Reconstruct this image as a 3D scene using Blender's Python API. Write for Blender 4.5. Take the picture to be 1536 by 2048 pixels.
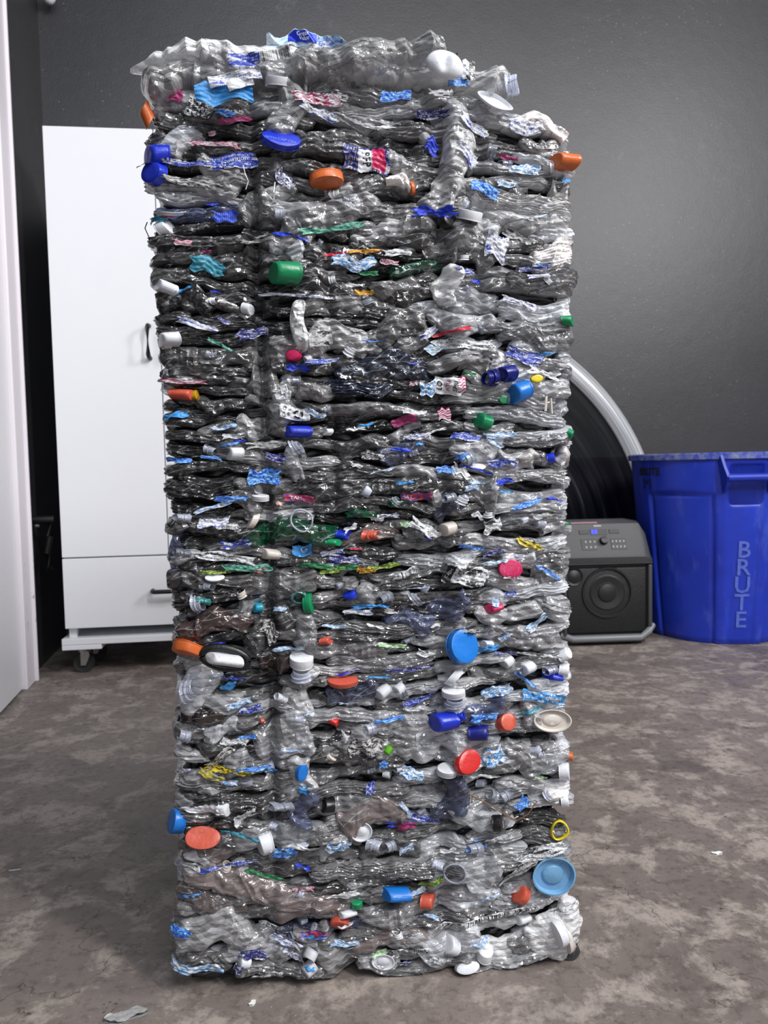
import bpy, math, random
import numpy as np
from mathutils import Vector, Matrix
for o in list(bpy.data.objects): bpy.data.objects.remove(o, do_unlink=True)
C = bpy.context.scene.collection
SC = bpy.context.scene
R_ = math.radians
# ---------------------------------------------------------------- camera
F = 1538.0; CAMH = 0.60; PITCH = R_(3.5); ROLL = R_(1.15)
fw = np.array([0, math.cos(PITCH), -math.sin(PITCH)])
r0 = np.array([1.0, 0, 0]); u0 = np.array([0, math.sin(PITCH), math.cos(PITCH)])
RV = r0*math.cos(ROLL) - u0*math.sin(ROLL); UV = u0*math.cos(ROLL) + r0*math.sin(ROLL)
CP = np.array([0, 0, CAMH])
cam = bpy.data.cameras.new('camera'); camo = bpy.data.objects.new('camera', cam); C.objects.link(camo)
m = Matrix(((RV[0], UV[0], -fw[0], 0), (RV[1], UV[1], -fw[1], 0), (RV[2], UV[2], -fw[2], CAMH), (0, 0, 0, 1)))
camo.matrix_world = m
cam.sensor_fit = 'VERTICAL'; cam.sensor_height = 36; cam.lens = F/2048*36
cam.clip_start = 0.02; cam.clip_end = 60
cam.dof.use_dof = True; cam.dof.focus_distance = 0.95; cam.dof.aperture_fstop = 10
SC.camera = camo
# ---------------------------------------------------------------- world, exposure, lights
SC.view_settings.view_transform = 'Standard'; SC.view_settings.look = 'None'
SC.view_settings.gamma = 1; SC.view_settings.use_curve_mapping = False; SC.view_settings.exposure = 0.0
w = bpy.data.worlds.new('world'); SC.world = w; w.use_nodes = True
w.node_tree.nodes['Background'].inputs[0].default_value = (0.8, 0.87, 1.0, 1)
w.node_tree.nodes['Background'].inputs[1].default_value = 0.20
def area(name, loc, target, sx, sy, power, col=(1, 1, 1)):
    l = bpy.data.lights.new(name, 'AREA'); l.shape = 'RECTANGLE'; l.size = sx; l.size_y = sy; l.energy = power; l.color = col
    o = bpy.data.objects.new(name, l); C.objects.link(o); o.location = loc
    d = Vector(target) - Vector(loc); o.rotation_euler = d.to_track_quat('-Z', 'Y').to_euler()
    return o
area('overhead_light', (1.7, -0.6, 2.7), (0.25, 1.1, 0.5), 0.25, 1.3, 80, (1, 0.97, 0.94))
area('overhead_light', (0.5, 0.2, 3.0), (0.3, 0.9, 0.0), 1.3, 0.15, 16, (0.92, 0.96, 1))  # unseen strip added overhead to draw streaks on the plastic
area('overhead_light', (0.9, -1.3, 2.8), (-0.5, 2.0, 1.2), 1.2, 0.15, 26, (0.88, 0.93, 1))  # unseen strip added for streaks and to brighten the left wall
area('overhead_light', (3.2, 0.6, 2.6), (1.0, 2.6, 1.3), 0.5, 1.0, 75, (1, 0.98, 0.97))
area('cool_fill_light', (0.9, -3.2, 1.5), (0.2, 1.5, 0.7), 1.6, 1.2, 22, (0.86, 0.92, 1))  # unseen soft fill added behind the camera for cool reflections
# ---------------------------------------------------------------- geometry helpers
def ray(px, py): return RV*((px-768)/F) + UV*((1024-py)/F) + fw
def hit(px, py, p0, n):
    d = ray(px, py); p0 = np.array(p0, float); n = np.array(n, float)
    return CP + d*(np.dot(p0-CP, n)/np.dot(d, n))
def on_floor(px, py, z=0): return hit(px, py, (0, 0, z), (0, 0, 1))
def mesh_np(name, v, f, mat=None, parent=None, loc=None, rot=None, smooth=True, uv=None, mats=None, fm=None):
    v = np.asarray(v, np.float32).reshape(-1, 3)
    me = bpy.data.meshes.new(name)
    if isinstance(f, np.ndarray):
        n = f.shape[0]; k = f.shape[1]
        me.vertices.add(len(v)); me.vertices.foreach_set('co', v.ravel())
        me.loops.add(n*k); me.loops.foreach_set('vertex_index', f.astype(np.int32).ravel())
        me.polygons.add(n); me.polygons.foreach_set('loop_start', np.arange(0, n*k, k, dtype=np.int32))
        me.polygons.foreach_set('loop_total', np.full(n, k, np.int32))
        me.update(calc_edges=True)
    else:
        me.from_pydata([tuple(map(float, a)) for a in v], [], [tuple(map(int, a)) for a in f]); me.update()
    if smooth: me.polygons.foreach_set('use_smooth', np.ones(len(me.polygons), bool))
    if uv is not None:
        l = me.uv_layers.new(name='UVMap'); vi = np.zeros(len(me.loops), np.int32); me.loops.foreach_get('vertex_index', vi)
        l.data.foreach_set('uv', np.asarray(uv, np.float32)[vi].ravel())
    for mm in (mats or ([mat] if mat else [])): me.materials.append(mm)
    if fm is not None: me.polygons.foreach_set('material_index', np.asarray(fm, np.int32))
    o = bpy.data.objects.new(name, me); C.objects.link(o)
    if parent: o.parent = parent
    if loc is not None: o.location = loc
    if rot is not None: o.rotation_euler = rot
    return o
def tag(o, label=None, cat=None, group=None, kind=None):
    if label: o['label'] = label
    if cat: o['category'] = cat
    if group: o['group'] = group
    if kind: o['kind'] = kind
    return o
def empty(name, loc, rz, label=None, cat=None, group=None):
    o = bpy.data.objects.new(name, None); o.empty_display_size = 0.05; C.objects.link(o)
    o.location = loc; o.rotation_euler = (0, 0, rz)
    return tag(o, label, cat, group)
class MB:
    def __init__(s): s.v = []; s.f = []
    def add(s, v, f):
        b = len(s.v); s.v += [tuple(map(float, a)) for a in v]; s.f += [tuple(b+int(i) for i in a) for a in f]; return s
    def box(s, x0, x1, y0, y1, z0, z1, bev=0.0):
        if bev <= 0:
            v = [(x, y, z) for z in (z0, z1) for y in (y0, y1) for x in (x0, x1)]
            return s.add(v, [(0, 2, 3, 1), (4, 5, 7, 6), (0, 1, 5, 4), (1, 3, 7, 5), (3, 2, 6, 7), (2, 0, 4, 6)])
        import bmesh
        bm = bmesh.new(); vs = [bm.verts.new((x, y, z)) for z in (z0, z1) for y in (y0, y1) for x in (x0, x1)]
        for q in [(0, 2, 3, 1), (4, 5, 7, 6), (0, 1, 5, 4), (1, 3, 7, 5), (3, 2, 6, 7), (2, 0, 4, 6)]: bm.faces.new([vs[i] for i in q])
        bmesh.ops.bevel(bm, geom=bm.edges[:], offset=bev, segments=3, affect='EDGES', profile=0.5)
        bm.verts.index_update(); s.add([v.co for v in bm.verts], [[v.index for v in f.verts] for f in bm.faces]); bm.free(); return s
    def lathe(s, prof, n=48, axis='z', c=(0, 0, 0), a0=0, a1=2*math.pi, cap=False):
        v = []; full = abs(a1-a0-2*math.pi) < 1e-6; k = n if full else n+1
        for i in range(k):
            a = a0+(a1-a0)*i/n; ca, sa = math.cos(a), math.sin(a)
            for r, h in prof:
                p = (r*ca, r*sa, h)
                if axis == 'y': p = (r*ca, h, r*sa)
                if axis == 'x': p = (h, r*ca, r*sa)
                v.append((p[0]+c[0], p[1]+c[1], p[2]+c[2]))
        m_ = len(prof); f = []
        for i in range(n):
            j = (i+1) % k
            for q in range(m_-1): f.append((i*m_+q, j*m_+q, j*m_+q+1, i*m_+q+1))
        return s.add(v, f)
    def tube(s, pts, r, n=10, close=True):
        pts = [Vector(p) for p in pts]; v = []; f = []; rr = r if isinstance(r, (list, tuple)) else [r]*len(pts)
        up = Vector((0, 0, 1))
        for i, p in enumerate(pts):
            d = (pts[min(i+1, len(pts)-1)]-pts[max(i-1, 0)]).normalized()
            a = d.cross(up)
            if a.length < 1e-3: a = d.cross(Vector((0, 1, 0)))
            a.normalize(); b = d.cross(a)
            for k in range(n):
                t = 2*math.pi*k/n; v.append(p+a*rr[i]*math.cos(t)+b*rr[i]*math.sin(t))
        for i in range(len(pts)-1):
            for k in range(n): f.append((i*n+k, i*n+(k+1) % n, (i+1)*n+(k+1) % n, (i+1)*n+k))
        if close: f.append(tuple(range(n))); f.append(tuple((len(pts)-1)*n+k for k in reversed(range(n))))
        return s.add(v, f)
    def prism(s, poly, y0, y1):   # polygon in x,z, extruded along y
        n = len(poly); v = [(x, y0, z) for x, z in poly]+[(x, y1, z) for x, z in poly]
        f = [tuple(range(n)), tuple(reversed(range(n, 2*n)))]+[(i, i+n, (i+1) % n+n, (i+1) % n) for i in range(n)]
        return s.add(v, f)
    def build(s, name, mat, parent=None, smooth=None, **k):
        o = mesh_np(name, s.v, s.f, mat, parent, smooth=bool(smooth), **k)
        if smooth:
            import bmesh
            bm = bmesh.new(); bm.from_mesh(o.data); bmesh.ops.recalc_face_normals(bm, faces=bm.faces[:])
            ang = R_(smooth if smooth > 1 else 35)
            for e in bm.edges:
                e.smooth = not (len(e.link_faces) == 2 and e.calc_face_angle(0) > ang)
            bm.to_mesh(o.data); bm.free()
        else:
            import bmesh
            bm = bmesh.new(); bm.from_mesh(o.data); bmesh.ops.recalc_face_normals(bm, faces=bm.faces[:]); bm.to_mesh(o.data); bm.free()
        return o
# ---------------------------------------------------------------- material helpers
def srgb(r, g, b):
    return tuple(((c/255)/12.92 if c/255 <= 0.04045 else ((c/255+0.055)/1.055)**2.4) for c in (r, g, b))+(1,)
class NT:
    def __init__(s, name):
        s.m = bpy.data.materials.new(name); s.m.use_nodes = True; s.t = s.m.node_tree; s.p = s.t.nodes['Principled BSDF']; s.out = s.t.nodes['Material Output']
    def n(s, typ, **k):
        x = s.t.nodes.new(typ)
        for a, b in k.items():
            if a.startswith('i_'): x.inputs[int(a[2:]) if a[2:].isdigit() else a[2:].replace('_', ' ')].default_value = b
            else: setattr(x, a, b)
        return x
    def l(s, a, b): s.t.links.new(a, b); return s
    def pos(s, sx=1, sy=1, sz=1):
        g = s.n('ShaderNodeNewGeometry'); mp = s.n('ShaderNodeMapping'); mp.inputs['Scale'].default_value = (sx, sy, sz)
        s.l(g.outputs['Position'], mp.inputs['Vector']); return mp.outputs[0]
    def noise(s, vec, scale, detail=4, rough=0.5, dist=0.0):
        x = s.n('ShaderNodeTexNoise'); x.inputs['Scale'].default_value = scale; x.inputs['Detail'].default_value = detail
        x.inputs['Roughness'].default_value = rough; x.inputs['Distortion'].default_value = dist
        if vec is not None: s.l(vec, x.inputs['Vector'])
        return x.outputs['Fac']
    def ramp(s, fac, stops, interp='LINEAR'):
        x = s.n('ShaderNodeValToRGB'); x.color_ramp.interpolation = interp
        el = x.color_ramp.elements
        while len(el) < len(stops): el.new(0.5)
        for e, (p, c) in zip(el, stops): e.position = p; e.color = c if len(c) == 4 else tuple(c)+(1,)
        s.l(fac, x.inputs[0]); return x.outputs[0]
    def g(s, fac, a, b): return s.ramp(fac, [(a, (0, 0, 0, 1)), (b, (1, 1, 1, 1))])
    def mix(s, fac, a, b, mode='MIX'):
        x = s.n('ShaderNodeMix', data_type='RGBA', blend_type=mode)
        for v, i in ((fac, 0), (a, 6), (b, 7)):
            if isinstance(v, (int, float)): x.inputs[i].default_value = v
            elif isinstance(v, tuple): x.inputs[i].default_value = v
            else: s.l(v, x.inputs[i])
        return x.outputs[2]
    def math(s, op, a, b=0.5, c=0.5):
        x = s.n('ShaderNodeMath', operation=op)
        for i, v in enumerate((a, b, c)):
            if isinstance(v, (int, float)): x.inputs[i].default_value = v
            else: s.l(v, x.inputs[i])
        return x.outputs[0]
    def bump(s, h, strength=0.3, dist=0.01, prev=None):
        x = s.n('ShaderNodeBump'); x.inputs['Strength'].default_value = strength; x.inputs['Distance'].default_value = dist
        s.l(h, x.inputs['Height'])
        if prev is not None: s.l(prev, x.inputs['Normal'])
        return x.outputs[0]
    def set(s, **k):
        for a, b in k.items():
            i = s.p.inputs[{'col': 'Base Color', 'rough': 'Roughness', 'metal': 'Metallic', 'spec': 'Specular IOR Level', 'normal': 'Normal', 'coat': 'Coat Weight', 'trans': 'Transmission Weight', 'emis': 'Emission Color', 'estr': 'Emission Strength', 'sss': 'Subsurface Weight', 'alpha': 'Alpha', 'croug': 'Coat Roughness'}[a]]
            if isinstance(b, (int, float, tuple)): i.default_value = b
            else: s.l(b, i)
        return s
def plain(name, col, rough=0.5, metal=0.0, var=0.12, bump=0.05, scale=60, coat=0.0, spec=0.5):
    t = NT(name); n = t.noise(t.pos(), scale, 5, 0.6)
    dark = tuple(c*(1-var) for c in col[:3])+(1,); lite = tuple(min(1, c*(1+var)) for c in col[:3])+(1,)
    t.set(col=t.mix(n, dark, lite), rough=rough, metal=metal, coat=coat, spec=spec)
    if bump: t.set(normal=t.bump(n, bump, 0.004))
    return t.m
# ---------------------------------------------------------------- the room
YAW = R_(11.5)                      # the back wall runs away to the right
WX = np.array([math.cos(YAW), math.sin(YAW), 0]); WN = np.array([-math.sin(YAW), math.cos(YAW), 0])
p_trim = on_floor(57, 1362)
dl = ray(134, 1300)
# left wall passes through p_trim along WN; corner where the ray at px 134 meets it
corner = hit(134, 1300, p_trim, WX); corner[2] = 0
wallY = float(np.dot(corner, WN))
def room(a, b, z=0.0): return Vector((WX*a + WN*b + np.array([0, 0, z])))   # a along wall, b depth
cA = float(np.dot(corner, WX)); RZ = YAW
room_e = dict(rot=(0, 0, YAW))
def wallmat(name, speck=1.0):
    t = NT(name); P = t.pos()
    big = t.noise(P, 1.6, 5, 0.6); fine = t.noise(P, 210, 3, 0.6); med = t.noise(P, 14, 6, 0.65)
    c = t.mix(t.g(big, 0.3, 0.7), srgb(44, 44, 48), srgb(55, 55, 60))
    scuff = t.math('MULTIPLY', t.g(med, 0.60, 0.78), t.g(t.noise(P, 2.3, 3), 0.5, 0.62))
    c = t.mix(t.math('MULTIPLY', scuff, 0.35), c, srgb(110, 110, 114))
    v = t.n('ShaderNodeTexVoronoi'); v.inputs['Scale'].default_value = 42; t.l(P, v.inputs['Vector'])
    sp = t.math('LESS_THAN', v.outputs['Distance'], 0.075*speck)
    sp = t.math('MULTIPLY', sp, t.g(t.noise(P, 3.1, 3), 0.45, 0.6))
    c = t.mix(t.math('MULTIPLY', sp, 0.55), c, srgb(170, 170, 172))
    t.set(col=c, rough=0.42, spec=0.62, normal=t.bump(fine, 0.5, 0.0016, t.bump(t.noise(P, 18, 4), 0.12, 0.006)))
    return t.m
M_wall = wallmat('dark_wall_paint')
M_ceil = plain('ceiling_paint', srgb(40, 40, 42), 0.8)
def concrete():
    t = NT('stained_concrete'); P = t.pos()
    a = t.noise(P, 1.7, 6, 0.62, 0.3); b = t.noise(P, 11, 9, 0.72, 0.3); c = t.noise(P, 60, 8, 0.75); d = t.noise(P, 5.5, 9, 0.7, 0.5)
    col = t.mix(t.g(a, 0.3, 0.7), srgb(100, 91, 88), srgb(138, 127, 120))
    col = t.mix(t.math('MULTIPLY', t.g(b, 0.49, 0.58), 0.65), col, srgb(176, 165, 156))
    col = t.mix(t.math('MULTIPLY', t.g(d, 0.52, 0.62), 0.45), col, srgb(70, 63, 60))
    col = t.mix(t.math('MULTIPLY', t.g(c, 0.50, 0.62), 0.45), col, srgb(60, 54, 51))
    dk = t.math('MULTIPLY', t.g(t.noise(P, 21, 6, 0.7), 0.64, 0.67), t.g(t.noise(P, 3, 2), 0.45, 0.6)); col = t.mix(t.math('MULTIPLY', dk, 0.8), col, srgb(40, 36, 35))
    v = t.n('ShaderNodeTexVoronoi', feature='DISTANCE_TO_EDGE'); v.inputs['Scale'].default_value = 1.1
    wv = t.n('ShaderNodeVectorMath', operation='ADD'); nz = t.n('ShaderNodeTexNoise'); nz.inputs['Scale'].default_value = 5; nz.inputs['Detail'].default_value = 6
    t.l(P, nz.inputs['Vector']); t.l(P, wv.inputs[0]); t.l(nz.outputs['Color'], wv.inputs[1]); t.l(wv.outputs[0], v.inputs['Vector'])
    crack = t.math('LESS_THAN', v.outputs['Distance'], 0.0025)
    col = t.mix(t.math('MULTIPLY', crack, 0.5), col, srgb(45, 40, 38))
    sp = t.g(t.noise(P, 210, 2), 0.72, 0.76)
    col = t.mix(t.math('MULTIPLY', sp, 0.5), col, srgb(200, 195, 185))
    r = t.ramp(b, [(0.3, (0.42,)*3), (0.7, (0.66,)*3)])
    t.set(col=col, rough=r, spec=0.4, normal=t.bump(c, 0.25, 0.004, t.bump(b, 0.2, 0.01)))
    return t.m
M_floor = concrete()
fl = MB().box(-5, 5, -4, 5, -0.05, 0).build('floor', M_floor); tag(fl, kind='structure')
H = 3.2
def wallbox(name, a0, a1, b0, b1, z0, z1, mat):
    o = MB().box(a0, a1, b0, b1, z0, z1).build(name, mat, rot=(0, 0, YAW)); return tag(o, kind='structure')
wallbox('wall_back', cA-0.1, 5, wallY, wallY+0.1, 0, H, M_wall)
p_tb = float(np.dot(p_trim, WN))
wallbox('wall_left', cA-0.1, cA, -1.5, wallY, 0, H, M_wall)
M_white = plain('white_gloss_paint', srgb(226, 224, 228), 0.4, var=0.03, bump=0.03)
def oldpaint():
    t = NT('chipped_white_paint'); P = t.pos(1, 1, 0.4); n = t.noise(P, 30, 6, 0.7)
    low = t.n('ShaderNodeSeparateXYZ'); g = t.n('ShaderNodeNewGeometry'); t.l(g.outputs['Position'], low.inputs[0])
    chip = t.math('MULTIPLY', t.g(n, 0.6, 0.66), t.math('LESS_THAN', low.outputs['Z'], 0.35))
    t.set(col=t.mix(t.math('MULTIPLY', chip, 0.7), srgb(228, 222, 228), srgb(95, 78, 70)), rough=0.4, normal=t.bump(n, 0.05, 0.003)); return t.m
M_trim = oldpaint()
# door casing on the left wall: two stepped boards running floor to ceiling
tr = MB().box(cA, cA+0.022, p_tb-0.10, p_tb, 0, 2.3, 0.004).box(cA, cA+0.03, p_tb-0.012, p_tb, 0, 2.3, 0.003).build('trim_1', M_trim, rot=(0, 0, YAW)); tag(tr, kind='structure')
dr = MB().box(cA-0.02, cA+0.010, p_tb-1.0, p_tb-0.1005, 0.005, 2.25, 0.003).build('door_1', M_white, rot=(0, 0, YAW)); tag(dr, kind='structure')
# ---------------------------------------------------------------- background things
M_lam = plain('white_laminate', srgb(229, 230, 234), 0.45, var=0.015, bump=0.02, scale=8)
M_gap = plain('dark_gap', srgb(14, 14, 15), 0.8)
M_blackmet = plain('black_handle_metal', srgb(16, 16, 17), 0.45)
M_steel = plain('worn_steel', srgb(170, 168, 165), 0.35, metal=0.9, var=0.25, scale=90)
M_rubber = plain('black_rubber', srgb(30, 30, 31), 0.6, var=0.3, bump=0.1)
# --- wardrobe on a wheeled platform
cy = R_(7.0); CN = np.array([-math.sin(cy), math.cos(cy), 0]); CX = np.array([math.cos(cy), math.sin(cy), 0])
base = on_floor(150, 1347)                 # caster contact
fp = base - CN*0.03                        # a point of the front plane
def cab(px, py, dn=0.0):
    p = hit(px, py, fp+CN*dn, CN); return float(np.dot(p-fp, CX)), float(p[2])
ward = empty('wardrobe', tuple(fp*np.array([1, 1, 0])), cy, 'tall white wardrobe with black handles on a wheeled white platform', 'wardrobe')
xl, zt = cab(84, 251); xl2, zs = cab(124, 1117); _, zb = cab(131, 1258)
xl = (xl+xl2)/2; xr = xl+0.60; D = 0.24
MB().box(xl+0.002, xr-0.002, 0.018, D, zb, zt-0.001).build('body', M_lam, ward)
d1 = MB().box(xl, xl+0.300, 0, 0.017, zs+0.002, zt, 0.0015).build('door', M_lam, ward)
d2 = MB().box(xl+0.303, xr, 0, 0.017, zs+0.002, zt, 0.0015).build('door', M_lam, ward)
dw = MB().box(xl, xr, 0, 0.017, zb, zs-0.002, 0.0015).build('drawer', M_lam, ward)
def bar(p, q, parent, off=0.032):
    b = MB(); p = Vector(p); q = Vector(q); e = (q-p).normalized()
    pts = [p+Vector((0, 0, 0))-Vector((0, 0, 0)), p+Vector((0, -off*0.7, 0))+e*0.002, p+Vector((0, -off, 0))+e*0.008, q+Vector((0, -off, 0))-e*0.008, q+Vector((0, -off*0.7, 0))-e*0.002, q]
    b.tube(pts, 0.0065, 10); return b.build('handle', M_blackmet, parent, smooth=60)
hx, h1 = cab(298, 652); _, h2 = cab(297, 717)
bar((hx-0.0, 0, h1), (hx-0.0, 0, h2), d1)
bar((hx+0.075, 0, h1), (hx+0.075, 0, h2), d2)
hx1, hz = cab(306, 1181); bar((hx1, 0, hz), (hx1+0.10, 0, hz), dw)
_, zl = cab(140, 1278); _, zp = cab(140, 1291)
for k in range(4):
    x_ = (xl+0.005, xr-0.035)[k % 2]; y_ = (0.02, D-0.04)[k//2]
    MB().box(x_, x_+0.022, y_, y_+0.022, zl, zb, 0.001).build('leg', M_lam, ward)
pl = MB().box(xl-0.012, xr+0.012, 0.0, D+0.01, zp, zl, 0.002).build('platform', M_lam, ward)
_, zq = cab(140, 1301)
for k in range(2):
    MB().box((xl-0.012, xr-0.09)[k], (xl+0.10, xr+0.012)[k], 0.0, D+0.01, zq, zp-0.0005, 0.002).build('platform_foot', M_lam, ward)
for k in range(4):
    wx = (xl+0.035, xr-0.035)[k % 2]; wy = (0.045, D-0.05)[k//2]; r = 0.0305
    cs = MB().box(wx-0.03, wx+0.03, wy-0.022, wy+0.03, zq-0.004, zq, 0.001)
    cs.lathe([(0, zq-0.004), (0.016, zq-0.004), (0.016, zq-0.014), (0, zq-0.014)], 20, c=(wx, wy, 0))
    for sy in (-0.014, 0.011):
        cs.prism([(wx-0.004, zq-0.012), (wx+0.020, zq-0.012), (wx+0.022, zq-0.025), (wx+0.010, r-0.008), (wx-0.004, r-0.008)], wy+sy, wy+sy+0.003)
    fk = cs.build('caster_bracket', M_steel, ward)
    MB().lathe([(0, -0.009), (0.012, -0.010), (0.014, -0.007), (r-0.007, -0.007), (r-0.001, -0.009), (r, -0.005), (r, 0.005), (r-0.001, 0.009), (r-0.007, 0.007), (0.014, 0.007), (0.012, 0.010), (0, 0.009)], 32, 'y', (wx+0.003, wy, r)).build('wheel', M_rubber, ward, smooth=35)
# --- dark clamp on a pipe beside the wardrobe, on the left wall
zc = 0.46
cl = empty('wall_bracket', tuple(room(cA, p_tb+0.07, zc)), YAW, 'small black metal bracket with a bolt on the dark wall left of the wardrobe', 'bracket')
MB().tube([(0.0, 0, 0), (0.075, 0, 0)], 0.012, 14).build('arm', M_blackmet, cl, smooth=40)
MB().lathe([(0, 0), (0.02, 0), (0.02, 0.006), (0, 0.006)], 20, 'x').build('flange', M_blackmet, cl)
MB().lathe([(0, -0.006), (0.005, -0.006), (0.005, 0.004), (0, 0.006)], 12, 'x', (0.03, -0.006, -0.018)).build('bolt', M_steel, cl)
MB().tube([(0.06, 0, 0.0), (0.062, 0, -0.05), (0.05, 0, -0.10), (0.058, 0, -0.15)], 0.010, 10).build('lever', M_blackmet, cl, smooth=50)
# --- small lamp head at the very top
lp = hit(98, -6, room(0, wallY-0.05), WN)
sb = empty('wall_spotlight', tuple(lp), YAW, 'small white round lamp head high on the wall at the top edge', 'lamp')
MB().lathe([(0.0, -0.022), (0.012, -0.020), (0.020, -0.008), (0.021, 0.004), (0.014, 0.018), (0, 0.022)], 24).build('lamp_head', M_white, sb, smooth=60)
MB().tube([(0, 0.0, 0.012), (0, 0.05, 0.03)], 0.006, 8).build('mount', M_blackmet, sb)
# --- big arched black panel with a silver rim leaning on the back wall
def brushed():
    t = NT('brushed_silver_rim'); u = t.n('ShaderNodeUVMap'); mp = t.n('ShaderNodeMapping'); mp.inputs['Scale'].default_value = (0.6, 26, 1); t.l(u.outputs[0], mp.inputs[0])
    n = t.noise(mp.outputs[0], 1.0, 5, 0.7)
    t.set(col=t.ramp(n, [(0.3, srgb(70, 71, 76)), (0.46, srgb(180, 182, 188)), (0.6, srgb(245, 246, 250))]), rough=0.3, metal=0.35, coat=0.4); return t.m
def blackglass():
    t = NT('black_gloss_face'); u = t.n('ShaderNodeUVMap'); mp = t.n('ShaderNodeMapping'); mp.inputs['Scale'].default_value = (2.2, 30, 1); t.l(u.outputs[0], mp.inputs[0])
    n = t.noise(mp.outputs[0], 1.0, 4, 0.6)  # streaked reflections put into the face colour
    t.set(col=t.ramp(n, [(0.45, srgb(12, 12, 14)), (0.62, srgb(30, 30, 33)), (0.70, srgb(62, 63, 67))]), rough=0.22, coat=0.5); return t.m
TN = WN
pp = np.array(room(0, wallY-0.06))
def onw(px, py): q = hit(px, py, pp, WN); return float(np.dot(q, WX)), float(q[2])
ca, cz = onw(868, 1122)
pts_o = [(1145, 735), (1193, 779), (1237, 830), (1266, 869), (1287, 907)]
pts_i = [(1142, 768), (1179, 799), (1217, 861), (1246, 925), (1266, 969), (1280, 1013)]
ro = np.mean([math.hypot(onw(*p)[0]-ca, onw(*p)[1]-cz) for p in pts_o]); ri = np.mean([math.hypot(onw(*p)[0]-ca, onw(*p)[1]-cz) for p in pts_i])
pan = empty('arched_panel', tuple(room(ca, wallY-0.075)), YAW, 'large glossy black arched panel with broad silver rim leaning behind the bale', 'panel')
def ring(r1, r2, y0, y1, n, a0, a1):
    v = []; uv = []; f = []
    prof = [(r1, y1), (r1, y0), ((r1+r2)/2, y0-0.006), (r2, y0), (r2, y1)]
    for i in range(n+1):
        a = a0+(a1-a0)*i/n
        for j, (r, y) in enumerate(prof): v.append((r*math.cos(a), y, cz+r*math.sin(a))); uv.append((i/n*6, j/4*0.8))
    for i in range(n):
        for j in range(4): f.append((i*5+j, (i+1)*5+j, (i+1)*5+j+1, i*5+j+1))
    return v, f, uv
aR = math.asin(min(1, cz/ro))
v, f, uv = ring(ri, ro, -0.018, 0.02, 140, -aR, math.pi+aR)
mesh_np('rim', v, f, brushed(), pan, uv=uv)
n = 100; aI = math.asin(min(1, (cz-0.004)/ri)); vv = [(0, -0.008, cz)]; uu = [(0, 0)]
rings = 10
for j in range(1, rings+1):
    for i in range(n+1):
        a = 2*math.pi*i/n; r = ri*j/rings; z = max(0.004, cz+r*math.sin(a)); vv.append((r*math.cos(a), -0.008, z)); uu.append((i/n*3, j/rings))
ff = [(0, 1+i, 2+i) for i in range(n)]
for j in range(rings-1):
    for i in range(n): b_ = 1+j*(n+1)+i; ff.append((b_, b_+n+1, b_+n+2, b_+1))
mesh_np('face', vv, ff, blackglass(), pan, uv=uu, smooth=False)
# --- loudspeaker
M_spk = plain('charcoal_plastic', srgb(62, 63, 66), 0.5, var=0.1, bump=0.1, scale=300)
M_grille = NT('speaker_grille'); t = M_grille; v_ = t.n('ShaderNodeTexVoronoi'); v_.inputs['Scale'].default_value = 450; t.l(t.pos(), v_.inputs['Vector'])
t.set(col=t.mix(t.g(v_.outputs['Distance'], 0.2, 0.5), srgb(26, 26, 27), srgb(12, 12, 12)), rough=0.5, normal=t.bump(v_.outputs['Distance'], 0.4, 0.002)); M_grille = t.m
M_cone = plain('speaker_cone', srgb(30, 30, 31), 0.45)
M_led = NT('blue_display'); M_led.set(col=(0, 0, 0, 1), emis=(0.02, 0.04, 1, 1), estr=2.2); M_led = M_led.m
M_print = plain('pale_print', srgb(150, 150, 152), 0.5, bump=0)
M_pink = plain('pink_strip', srgb(150, 100, 115), 0.5, bump=0)
sy = R_(3.0); SX = np.array([math.cos(sy), math.sin(sy), 0]); SN = np.array([-math.sin(sy), math.cos(sy), 0])
sp0 = on_floor(1225, 1291)
def spk(px, py, dn=0.0):
    q = hit(px, py, sp0+SN*dn, SN); return float(np.dot(q-sp0, SX)), float(q[2])
x0, _ = spk(1128, 1200); x1, _ = spk(1306, 1200); _, ztop = spk(1225, 1046); _, zlip = spk(1225, 1118)
_, zg1 = spk(1220, 1268); ztop2 = ztop+0.0
spe = empty('loudspeaker', tuple(sp0), sy, 'black portable party loudspeaker with knob and button panel beside the blue bin', 'speaker')
MB().box(x0, x1, 0.018, 0.22, 0.012, zlip, 0.016).build('cabinet', M_spk, spe, smooth=35)
# sloped head
hd = MB(); s_ = [(0.0, zlip-0.012), (-0.004, zlip+0.006), (0.004, zlip+0.018), (0.050, ztop-0.006), (0.07, ztop), (0.19, ztop), (0.22, ztop-0.03), (0.22, zlip-0.012)]
nn = len(s_); xs_ = [(x0+0.0, 0.6), (x0+0.012, 1.0), (x1-0.03, 1.0), (x1-0.006, 0.72), (x1+0.001, 0.35)]
vv = []
for xx, k in xs_:
    for (yy, zz) in s_: vv.append((xx, 0.15+(yy-0.15)*(0.9+0.1*k), zlip-0.012+(zz-zlip+0.012)*k))
ff = [tuple(range(nn)), tuple((len(xs_)-1)*nn+i for i in reversed(range(nn)))]
for i in range(len(xs_)-1):
    for j in range(nn): ff.append((i*nn+j, i*nn+(j+1) % nn, (i+1)*nn+(j+1) % nn, (i+1)*nn+j))
hd.add(vv, ff).build('control_head', M_spk, spe, smooth=40)
MB().box(x0-0.001, x1+0.001, 0.0, 0.22, zlip-0.02, zlip-0.012, 0.003).build('trim_band', M_blackmet, spe)
MB().box(x0+0.012, x1-0.018, 0.009, 0.02, zg1, zlip-0.028, 0.006).build('grille', M_grille, spe, smooth=35)
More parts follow.
